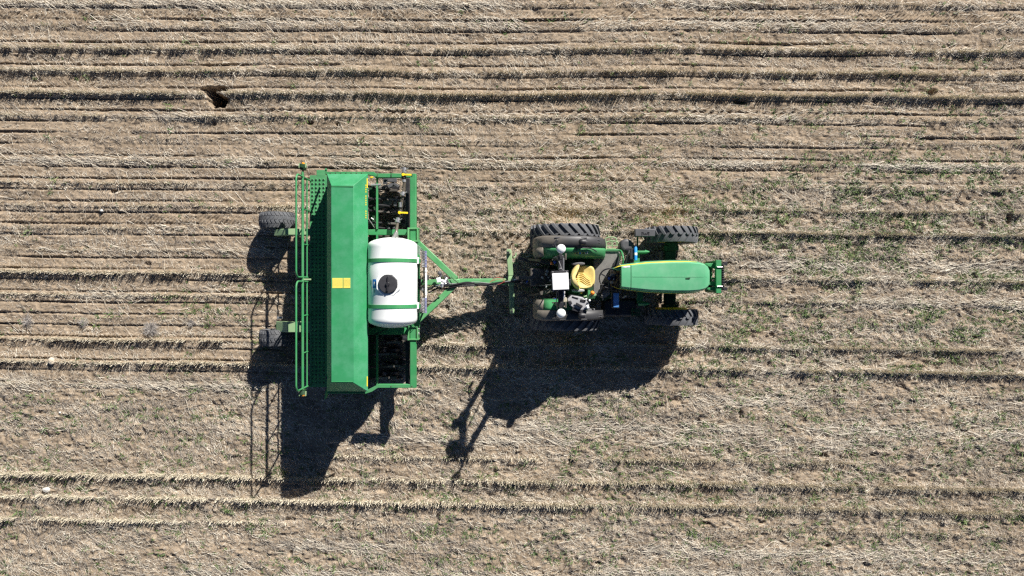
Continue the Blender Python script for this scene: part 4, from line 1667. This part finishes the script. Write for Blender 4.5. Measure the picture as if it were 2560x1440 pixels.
# floor, steps, rails
b = MB()
z = .93
poly = [tuple(W(px, py, z)[:2]) for px, py in ((1420, 645), (1512, 628), (1551, 627), (1553, 640), (1545, 668), (1545, 735), (1512, 752), (1420, 742))]
b.prism(poly, .86, z)
b.build("floor_plate", M['dgreen'], tr, bevel=.006)  # dark green stands in for the shadow around the seat
b = MB()
poly = [tuple(W(px, py, z)[:2]) for px, py in ((1484, 640), (1513, 629.5), (1549, 629.5), (1549, 633), (1524, 674), (1524, 736), (1512, 745), (1484, 738))]
b.prism(poly, .925, .937)  # front corner cut away along the edge of the shadow
for k in range(27):
    ix = 1486 + k * 2.15
    y0, y1 = (632 if ix > 1508 else 641), (733 if ix < 1524 else 632 + (1549 - ix) * 1.6)
    if y1 - y0 < 4:
        continue
    b.beam(W(ix, y0, .941), W(ix, y1, .941), .010, .012)
b.build("floor_mat", M['mat'], tr)
b = MB()
for (iy, z, x0, x1) in ((594, .42, 1514, 1541), (604, .62, 1516, 1546)):
    b.tube(smoothpts([W(x0, iy + 22, z), W(x0, iy + 4, z), W(x0 + 5, iy, z), W((x0 + x1) / 2, iy - 1.5, z), W(x1 - 5, iy, z), W(x1, iy + 4, z), W(x1 + 1, iy + 22, z)], 5), .013, 7)
    for f in (.5,):
        b.tube([W(x0 + (x1 - x0) * f, iy - 1, z), W(x0 + (x1 - x0) * f, iy + 20, z)], .010, 6)
    b.tube([W(x0, iy + 10, z), W(x1, iy + 10, z)], .010, 6)
b.tube([W(1516, 612, .42), W(1516, 624, .93)], .012, 6)
b.tube([W(1546, 612, .42), W(1546, 624, .93)], .012, 6)
b.tube([W(1513, 622, .8), W(1546, 622, .8)], .012, 6)
b.build("access_step", M['faded'], tr, smooth=50)
b = MB()
b.tube(smoothpts([W(1512, 626, .97), W(1535, 625.5, .98), W(1550, 626, .98), W(1555, 632, 1.05), W(1558, 645, 1.15), W(1557, 658, 1.10)], 6), .018, 8)
b.build("entry_rail", M['green'], tr)
b = MB()
b.lathe([(.0, .0), (.10, .0), (.135, -.03), (.14, -.12), (.14, -.30)], W(1567, 613, 1.0), (0, 0, 1), 20)
b.box(W(1572, 622, .78), (.22, .22, .28), rz=.3)
b.build("battery_box", M['dgrey'], tr, bevel=.03)
b = MB()
b.cyl(W(1572, 626, 1.03), W(1566, 626, 1.0), .045, n=14)
b.build("filler_cap", M['black'], tr)
p = W(1589, 632, 1.1)
b = MB()
b.lathe([(.018, -.16), (.032, -.15), (.034, -.12), (.034, .10), (.02, .125), (.018, .14)], p, (0, 1, 0), 18)
can = b.build("spray_canister", M['canblue'], tr)
b = MB()
b.lathe([(.0346, -.05), (.0348, -.049), (.0348, .0), (.0346, .001)], p, (0, 1, 0), 18)
b.build("canister_label", M['white'], can)
b = MB()
b.lathe([(.012, .125), (.024, .13), (.024, .175), (.01, .18)], p, (0, 1, 0), 14)
b.box(p + Vector((-.06, -.02, -.04)), (.09, .22, .05))
b.tube(smoothpts([p + Vector((-.12, .05, 0)), p + Vector((-.17, -.05, .02)), p + Vector((-.2, -.2, -.02))], 4), .014, 6)
b.build("canister_holder", M['black'], can, bevel=.004)
b = MB()
b.pb(1588, 572, 1638, 591, .98, 1.14)
tb = b.build("tool_box", M['dgrey'], tr, bevel=.012)
b = MB()                                          # moulded handle mark on the box lid
for (ix0, iy0, ix1, iy1) in ((1604, 581, 1606.5, 588), (1604, 580, 1609, 582), (1621, 580, 1623.5, 588), (1618, 580, 1624, 582), (1609, 584, 1619, 587), (1607.5, 581.5, 1610, 585), (1618, 581.5, 1620.5, 585), (1613, 582.5, 1615.5, 585)):
    b.pb(ix0, iy0, ix1, iy1, 1.135, 1.144)
b.build("box_handle", M['black'], tb)
b = MB()
b.tube([W(1594, 588, 1.0), W(1594, 612, .85), W(1593, 640, .8)], .018, 8)
b.build("box_stay", M['dgreen'], tb)

# seat
seat = MB()
z = 1.2
out = [(1441, 664), (1460, 663), (1476, 663.5), (1484, 668), (1487.5, 678), (1488, 692), (1487, 708), (1483, 717), (1475, 721), (1458, 723), (1441, 722)]
cen = Vector((1462, 693, 0))
rings = []
for (sc_, zz) in ((.90, 1.06), (1.0, 1.09), (1.01, 1.15), (.985, 1.19), (.93, 1.212), (.80, 1.205), (.55, 1.188), (.25, 1.178)):
    rings.append([W(cen.x + (x - cen.x) * sc_, cen.y + (y - cen.y) * sc_, zz) for x, y in out])
seat.loft(rings, closed=True)
so = seat.build("seat_cushion", M['seat'], tr, smooth=60, subsurf=1)
b = MB()
for k in range(5):
    iy = 683 + k * 4.6
    b.tube(smoothpts([W(1440, iy, 1.205), W(1452, iy, 1.20), W(1458, iy + 1 + k * .5, 1.198), W(1466 + k * .6, iy + 8 + k * .7, 1.20), W(1476 + k * .4, iy + 15 - k * .6, 1.208)], 5), .0085, 6)
b.build("seat_piping", M['seat'], so)
b = MB()
rows = []
for (zz, lean, th_, hw) in ((1.14, 0.0, .085, .245), (1.28, -.02, .10, .262), (1.42, -.045, .095, .255), (1.53, -.06, .085, .225), (1.575, -.065, .06, .18)):
    ring = []
    cx_, cy_ = W(1441, 693, 1.3).x + lean, W(1437, 693, 1.3).y
    m = 9
    for k in range(m):
        a = -1 + 2 * k / (m - 1)
        ring.append((cx_ + .115 * abs(a) ** 2.2 + .0, cy_ + a * hw, zz))
    for k in range(m)[::-1]:
        a = -1 + 2 * k / (m - 1)
        ring.append((cx_ + .105 * abs(a) ** 2.2 - th_ * (1 - .35 * abs(a) ** 3), cy_ + a * hw * 1.02, zz))
    rows.append(ring)
b.loft(rows, closed=True)
b.build("seat_back", M['seat'], so, smooth=60, subsurf=1)
b = MB()
b.box((W(1455, 693, 1.0).x, W(1455, 693, 1.0).y, 1.0), (.36, .34, .14))
b.build("seat_base", M['black'], so, bevel=.02)
for (x0, x1, iy, mk) in ((1429, 1462, 659.5, 'dgrey'), (1430, 1461, 726.5, 'grey')):
    b = MB()
    z = 1.38
    p, q = W(x0, iy, z), W(x1, iy, z)
    b.loft([[(x, p.y + s * w2, z + dz) for s, dz in ((-1, -.05), (-1, .0), (-.6, .018), (.6, .018), (1, 0), (1, -.05))] for x, w2 in ((p.x, .02), (p.x + .05, .034), (q.x - .06, .034), (q.x, .02))], closed=True)
    b.build("armrest", M[mk], so, bevel=.008, smooth=50)

# steering wheel and dash
sc3 = W(1522.5, 696, 1.42)
tilt = Vector((-.28, 0, 1)).normalized()
e1 = Vector((1, 0, .28)).normalized()
e2 = Vector((0, 1, 0))
b = MB()
b.tube([sc3 + e1 * (.195 * math.cos(a)) + e2 * (.195 * math.sin(a)) for a in [2 * math.pi * k / 40 for k in range(40)]], .0145, 8, closed=True)
for a in (R(150), R(270), R(30)):
    b.beam(sc3 - tilt * .03, sc3 + e1 * (.19 * math.cos(a)) + e2 * (.19 * math.sin(a)), .026, .012)
b.lathe([(.02, -.05), (.045, -.045), (.05, -.015), (.03, -.005)], sc3, tilt, 20)
sw_o = b.build("steering_wheel", M['black'], tr, smooth=50)
b = MB()
b.lathe([(.0, -.004), (.028, -.004), (.026, .002)], sc3, tilt, 16)
b.build("wheel_hub_cap", M['blue'], sw_o)
b = MB()
b.cyl(sc3 - tilt * .04, sc3 - tilt * .30 + Vector((.18, 0, -.06)), .045, n=12)
b.beam(W(1541, 688, 1.3), W(1541, 704, 1.3), .12, .10)
b.build("steering_column", M['black'], tr)
b = MB()
b.pb(1528, 670, 1548, 728, .945, 1.20)
b.pb(1531, 640, 1549, 668, .90, .945)  # black floor piece standing in for the shadow between mat and rail
b.build("console_and_shade", M['black'], tr, bevel=.02)
b = MB()
b.loft([[(W(1536 + k, 0, 1.45).x, AY + f * w, z + dz) for f, dz in ((-1, -.5), (-1, -.06), (-.8, 0), (.8, 0), (1, -.06), (1, -.5))] for k, w, z in ((0, .12, 1.30), (7, .20, 1.42), (12, .225, 1.50), (17, .235, 1.55))], closed=True)
b.build("dashboard", M['black'], tr, bevel=.01)
b = MB()
for (ix, iy, sx_, sy_) in ((1531, 688, 11, 9), (1533, 697, 8, 6), (1529, 705, 9, 7), (1527, 691, 6, 6)):
    b.box(W(ix, iy, 1.345), (sx_ / 124, sy_ / 124, .03), ry=R(-18))
b.build("gauge_panel", M['grey'], tr, bevel=.012)
b = MB()
b.cyl(W(1531, 668, 1.40), W(1535, 673, 1.36), .018, n=10)
b.cyl(W(1536, 672, 1.38), W(1543, 680, 1.33), .010, n=8)
b.build("throttle_lever", M['black'], tr)
b = MB()
for dy in (-.045, .045):
    b.beam(W(1508, 716, 1.0) + Vector((0, dy, .04)), W(1496, 742, .98) + Vector((0, dy, .03)), .03, .03)
for (ix, iy) in ((1512, 712), (1517, 720)):
    b.box(W(ix, iy, 1.02), (.11, .06, .02), rz=.6)
b.build("pedal", M['black'], tr, bevel=.006)

# screen on the right of the dash
sp = W(1538.5, 750, 1.40)
b = MB()
b.box(sp, (.16, .33, .05), ry=R(-12))
mon = b.build("monitor", M['black'], tr, bevel=.01)
b = MB()
b.box(sp + Vector((.012, -.002, .030)), (.108, .285, .006), ry=R(-12))
b.build("monitor_screen", M['screen'], mon)
b = MB()
b.cyl(sp + Vector((.02, .1, -.02)), sp + Vector((.10, .30, -.15)), .018, n=8)
b.build("monitor_arm", M['black'], mon)
b = MB()
b.cyl(W(1560, 742, 1.25), W(1566, 739, 1.25), .016, n=8)
b.cyl(W(1557, 746, 1.25), W(1561, 741, 1.25), .012, n=8)
b.build("mirror_knob", M['grey'], tr)

# roll bar with box and antennas
b = MB()
RXB = W(1402, 0, 2.4).x
RU, RL = W(0, 642, 2.4).y, W(0, 762, 2.4).y
for y, yb_ in ((RU, .60), (RL, -.21)):
    b.beam((RXB, y, 2.40), (RXB - .02, y, 1.35), .075, .105, up=(1, 0, 0))
    b.beam((RXB - .02, y, 1.40), (RXB - .04, yb_, .80), .085, .115, up=(1, 0, 0))
b.beam((RXB, RU + .03, 2.40), (RXB, RL - .03, 2.40), .105, .075)
rops = b.build("roll_bar", M['black'], tr, bevel=.014)
b = MB()
for y, s in ((RU, 1), (RL, -1)):
    b.box((RXB - .035, y - s * .02, 1.42), (.15, .03, .20))
    b.cyl((RXB + .09, y - s * .06, 2.41), (RXB + .09, y + s * .06, 2.41), .02, n=8)
b.build("roll_bar_hinge", M['dsteel'], rops, bevel=.005)
for (iy) in (622, 783.5):
    p = W(1403, iy, 2.60)
    s = 1 if iy < 700 else -1
    b = MB()
    b.lathe([(.06, -.055), (.083, -.045), (.086, -.012), (.080, .016), (.062, .038), (.032, .052), (.006, .057)], p, (0, 0, 1), 36)
    an = b.build("antenna_dome", M['white'], rops, smooth=60)
    b = MB()
    b.cyl(p - Vector((0, 0, .20)), p - Vector((0, 0, .05)), .025, n=12)
    b.beam((RXB, (RU if s > 0 else RL) - s * .05, 2.43), (p.x, p.y + s * .02, 2.42), .06, .03)
    b.build("antenna_bracket", M['black'], an, bevel=.004)
bc = W(1401, 703.5, 2.62)
b = MB()
b.box(bc, (.298, .305, .07), rz=R(2.5))
bx_o = b.build("control_box", M['white'], rops, bevel=.006)
b = MB()
b.box(bc + Vector((-.004, .012, -.055)), (.325, .375, .035), rz=R(2.5))
b.box(bc + Vector((.0, 0, -.11)), (.10, .20, .09))
b.box(bc + Vector((.175, -.02, -.05)), (.045, .115, .05))
b.build("box_mount", M['black'], bx_o, bevel=.006)
b = MB()
for dx, dy in ((-.135, .175), (.12, .175), (-.13, -.178)):
    b.cyl(bc + Vector((dx, dy, -.05)), bc + Vector((dx, dy, -.022)), .012, n=8)
b.build("mount_screw", M['steel'], bx_o)
b = MB()
b.box(W(1389.5, 606, 2.1), (.055, .125, .07), rz=R(-35))
b.box(W(1384, 613, 2.1), (.05, .06, .06), rz=R(-35))
b.beam(W(1386, 610, 2.1), W(1399, 634, 2.2), .03, .03)
b.box(W(1391, 792, 2.1), (.055, .10, .07), rz=R(40))
b.beam(W(1390, 790, 2.1), W(1399, 775, 2.2), .03, .03)
b.build("work_lamp", M['black'], rops, bevel=.008)
b = MB()
b.tube([(RXB + .05, RU - .02, 2.42), (RXB + .05, RL + .1, 2.43)], .013, 8)
b.build("bracket_rod", M['steel'], rops)
b = MB()
b.pb(1403, 640, 1416, 646, 2.30, 2.38)
b.beam(W(1403, 638, 2.4), W(1404, 645, 2.4), .05, .03)
b.build("clamp_plate", M['beige'], rops, bevel=.005)
b = MB()
b.tube(smoothpts([W(1383, 645, 2.1), W(1391, 643, 2.3), W(1398, 655, 2.45), W(1404, 671, 2.5), W(1409, 682, 2.5)], 6), .007, 6)
b.tube(smoothpts([W(1396, 678, 2.52), W(1398, 672, 2.6), W(1403, 671, 2.6), W(1408, 676, 2.55)], 5), .008, 6)
b.tube(smoothpts([W(1393, 772, 2.1), W(1391, 750, 2.3), W(1393, 730, 2.4), W(1398, 722, 2.5)], 5), .008, 6)
b.tube(smoothpts([W(1400, 700, 2.3), W(1385, 706, 1.8), W(1376, 712, 1.3), W(1350, 714, 1.0)], 6), .012, 7)
b.build("antenna_cable", M['greyhose'], rops)
b = MB()
b.prism([tuple(W(px, py, 2.42)[:2]) for px, py in ((1405, 664), (1409, 662), (1410, 675), (1403, 674))], 2.40, 2.43)
b.build("warning_tag", M['white'], rops)
b = MB()
b.box(W(1408, 733, 2.2), (.06, .05, .10))
b.box(W(1411, 731, 2.2), (.03, .05, .06))
b.box(W(1408, 741, 2.2), (.07, .06, .07))
b.build("relay_box", M['grey'], rops, bevel=.012)
b = MB()
b.box(W(1410, 750, 1.75), (.11, .09, .10), rz=.2)
b.beam(W(1412, 757, 1.7), W(1410, 768, 1.7), .05, .05)
b.build("junction_box", M['beige'], tr, bevel=.012)

# rear hydraulics and links
b = MB()
for s in (-1, 1):
    b.beam((.70, AY + s * .30, .55), (.10, AY + s * .42, .62), .06, .10)
    b.beam((.62, AY + s * .34, 1.05), (.35, AY + s * .38, .62), .05, .06)
    b.beam((.85, AY + s * .26, 1.05), (.58, AY + s * .34, 1.06), .08, .10)
b.beam((.55, AY, .95), (.08, AY - .02, .92), .06, .06)
b.build("lift_arm", M['dsteel'], tr, bevel=.006)  # arms kept dark to imitate the shadow between the rear wheels
b = MB()
for (ix, iy, z, sx_, sy_) in ((1368, 678, 1.15, .06, .05), (1366, 686, 1.12, .05, .05), (1372, 692, 1.1, .04, .06), (1376, 701, 1.12, .035, .05), (1366, 716, 1.1, .06, .04),
                              (1356, 694, 1.12, .04, .06), (1384, 703, 1.12, .04, .04), (1378, 660, 1.15, .05, .04), (1345, 661, .75, .06, .06)):
    b.cur = 0
    b.box(W(ix, iy, z), (sx_, sy_, .06), rz=ix * .7)
b.build("hydraulic_coupler", M['grey'], tr, bevel=.01)
for k in range(7):
    b = MB()
    x0, y0 = 1362 + k * 4.5, 668 + (k * 17) % 46
    b.tube(smoothpts([W(x0, y0, .9), W(x0 + 6, y0 + 5 - k, 1.25), W(x0 + 13, y0 - 6 + 2 * k, 1.3), W(x0 + 20, y0 + 4, 1.05)], 5), .013, 6)
    b.build("hydraulic_hose", M['hose'], tr)
b = MB()
b.box(W(1374, 690, 1.0), (.22, .30, .16))
b.build("valve_stack", M['black'], tr, bevel=.02)
b = MB()
b.cyl(W(1385, 652, 1.4), W(1389, 658, 1.4), .03, n=10)
b.cyl(W(1386, 747, 1.35), W(1387, 754, 1.35), .03, n=10)
b.cyl(W(1316, 703, .95), W(1319, 705, .95), .025, n=10)
b.build("hose_plug", M['blue'], tr)
b = MB()
b.cyl(W(1379, 655, 1.4), W(1379, 662, 1.4), .022, n=8)
b.build("hose_plug", M['orange'], tr)
b = MB()
for (ix, iy, l) in ((1330, 700, 30), (1350, 690, 24), (1340, 712, 26)):
    b.tube(smoothpts([W(ix, iy, .95), W(ix + l * .5, iy - 3, 1.1), W(ix + l, iy + 2, 1.12), W(ix + l + 12, iy + 4, 1.0)], 5), .012, 6)
b.build("hydraulic_hose", M['hose'], tr)

# right-hand console on the fender
zc = 1.72
b = MB()
outl = [(1418, 748), (1428, 738.5), (1444, 741), (1457, 744), (1467, 752), (1473, 762), (1470, 770), (1461, 775), (1443, 775.5), (1424, 763)]
b.prism([tuple(W(1446 + (px - 1446) * 1.06, 757 + (py - 757) * 1.12, zc - .02)[:2]) for px, py in outl], 1.50, zc - .02)
con = b.build("console", M['black'], tr, bevel=.012)
b = MB()
b.prism([tuple(W(px, py, zc)[:2]) for px, py in outl], zc - .03, zc)
b.build("console_top", M['grey'], con, bevel=.012)
b = MB()
b.box(W(1425, 757, zc + .04), (.07, .075, .07), rz=.4)
b.box(W(1448, 763, zc + .035), (.14, .05, .06), rz=-.5)
b.box(W(1438, 744, zc + .004), (.13, .028, .02), rz=-.3)
b.box(W(1457, 752, zc + .004), (.10, .05, .02), rz=-.2)
b.cyl(W(1436, 762, zc), W(1436, 762, zc + .02), .014, n=8)
b.beam(W(1430, 772, zc - .01), W(1466, 781, zc - .03), .06, .05)
b.build("console_lever", M['black'], con, bevel=.012)
b = MB()
b.box(W(1469, 767, zc + .05), (.055, .075, .05), rz=.3)
b.box(W(1474, 751, zc + .05), (.04, .04, .04), rz=.3)
b.box(W(1465, 748, zc + .03), (.05, .03, .03), rz=.5)
b.build("lever_knob", M['white'], con, bevel=.014)
for (ix, iy, z, r) in ((1481, 732.5, 1.55, .045), (1453, 731, 1.35, .03)):
    p = W(ix, iy, z)
    b = MB()
    b.lathe([(.004, -r), (r * .7, -r * .7), (r, 0), (r * .7, r * .7), (.004, r)], p, (.2, .1, 1), 18)
    b.build("lever_knob", M['orange'], con, smooth=60)
    b = MB()
    b.cyl(p, p + Vector((-.02, -.05, -.35)), .010, n=6)
    b.build("lever_stalk", M['steel'], con)
b = MB()
for (ix, iy, z, sx_, sy_) in ((1478, 738, 1.5, .08, .06), (1487, 737, 1.4, .05, .05), (1463, 741, 1.45, .07, .03), (1474, 744, 1.5, .10, .02)):
    b.box(W(ix, iy, z), (sx_, sy_, .04), rz=.3)
b.build("lever_guide", M['faded'], con, bevel=.008)
b = MB()
b.cyl(W(1504, 739, 1.3), W(1507, 737, 1.3), .025, n=10)
b.tube(smoothpts([W(1503, 743, 1.2), W(1507, 745, 1.25), W(1507, 750, 1.2)], 5), .012, 6)
b.build("hand_brake", M['greyhose'], tr)
b = MB()
b.pb(1470, 726, 1476, 740, 1.1, 1.2)
b.build("seat_bracket", M['green'], tr, bevel=.006)
b = MB()
b.pb(1506, 746, 1594, 792, .48, .82)
b.build("fuel_tank", M['black'], tr, bevel=.06)
b = MB()
b.cyl(W(1545, 782, .82), W(1545, 782, .86), .06, n=16)
b.build("fuel_cap", M['black'], tr)
b = MB()                                          # right-hand steps below the floor
for (iy, z) in ((776, .88), (786, .86)):
    b.beam(W(1578, iy, z), W(1600, iy, z), .05, .03)
for ix in (1581, 1590, 1599):
    b.beam(W(ix, 770, .89), W(ix, 790, .87), .025, .025)
b.build("access_step", M['dgreen'], tr, bevel=.004)

# ------------------------------------------------------------------ stones and dried bushes in the field


def stone(ix, iy, sx_, sy_, sz, m, label, seed):
    bm = bmesh.new()
    bmesh.ops.create_icosphere(bm, subdivisions=3, radius=1.0)
    rnd = random.Random(seed)
    ph = [rnd.random() * 6 for _ in range(6)]
    zg = float(height(np.array([(ix - 1280) / GPX]), np.array([(720 - iy) / GPX]), False)[0])
    p = Vector(((ix - 1280) / GPX, (720 - iy) / GPX, zg))
    for v in bm.verts:
        c = v.co
        k = 1 + .13 * math.sin(2.3 * c.x + ph[0]) + .11 * math.sin(3.1 * c.y + ph[1]) + .08 * math.sin(5 * c.z + ph[2] + 2 * c.x) + .04 * math.sin(9 * c.x + 7 * c.y + ph[3])
        v.co = Vector((c.x * k * sx_, c.y * k * sy_, c.z * k * sz + sz * .55))
    me = bpy.data.meshes.new("stone")
    bm.to_mesh(me)
    bm.free()
    me.materials.append(m)
    me.polygons.foreach_set("use_smooth", [True] * len(me.polygons))
    o = bpy.data.objects.new("stone", me)
    C.objects.link(o)
    o.location = p
    tag(o, label, "stone", "stones on the field")


stone(131, 902, .082, .072, .055, M['stone'], "rounded pinkish stone lying on a stubble row behind the drill", 1)
stone(117, 1224, .080, .055, .05, M['whitestone'], "flat white stone lying between two rows of tall standing stubble", 2)
stone(257, 527, .042, .03, .03, M['whitestone'], "small pale stone beside the drill's faint tyre track", 3)
stone(152, 1031, .024, .022, .02, M['whitestone'], "tiny pale pebble in flat straw near the rounded pinkish stone", 4)
stone(116, 690, .032, .024, .02, M['whitestone'], "small whitish stone in the shaded side of a long stubble row", 5)
stone(1312, 500, .026, .02, .02, M['stone'], "small tan pebble on bare soil above the tractor's back wheel", 6)

BUSH = fibre_material("dried_bush", [(0, (.17, .155, .145)), (.5, (.33, .30, .275)), (1, (.50, .46, .41))])
for (ix, iy, rr, nb_, lab) in ((382, 822, .20, 430, "big grey dried weed bush sitting behind the drill's lower wheel"),
                               (210, 808, .13, 150, "middle sized grey dried weed bush between the biggest and the flattened bush"),
                               (70, 802, .16, 190, "flattened grey green dried weed bush farthest from the drill"),
                               (480, 808, .11, 120, "small wispy grey dried weed bush nearest the drill")):
    zg = float(height(np.array([(ix - 1280) / GPX]), np.array([(720 - iy) / GPX]), False)[0])
    az = RNG.random(nb_) * 2 * math.pi
    el = np.arcsin(RNG.random(nb_) ** .8)
    r0 = RNG.random(nb_) * rr * .55
    r1 = r0 + rr * (.25 + .45 * RNG.random(nb_))
    d = np.stack([np.cos(az) * np.cos(el), np.sin(az) * np.cos(el), np.sin(el) * .75], 1)
    jit = RNG.normal(0, rr * .16, (nb_, 3))
    p = d * r0[:, None] + np.abs(jit) * np.array([0, 0, 1]) + np.array([0, 0, .005])
    q = d * r1[:, None] + jit * np.array([1, 1, .4])
    q[:, 2] = np.maximum(q[:, 2], .01)
    c_, q_, t_ = strips(p, q, .004 + .003 * RNG.random(nb_), RNG.random(nb_))
    o = fast_mesh("dried_bush", c_, q_, BUSH, {"tone": t_})
    o.location = ((ix - 1280) / GPX, (720 - iy) / GPX, zg)
    tag(o, lab, "dried bush", "dried bushes behind the drill")
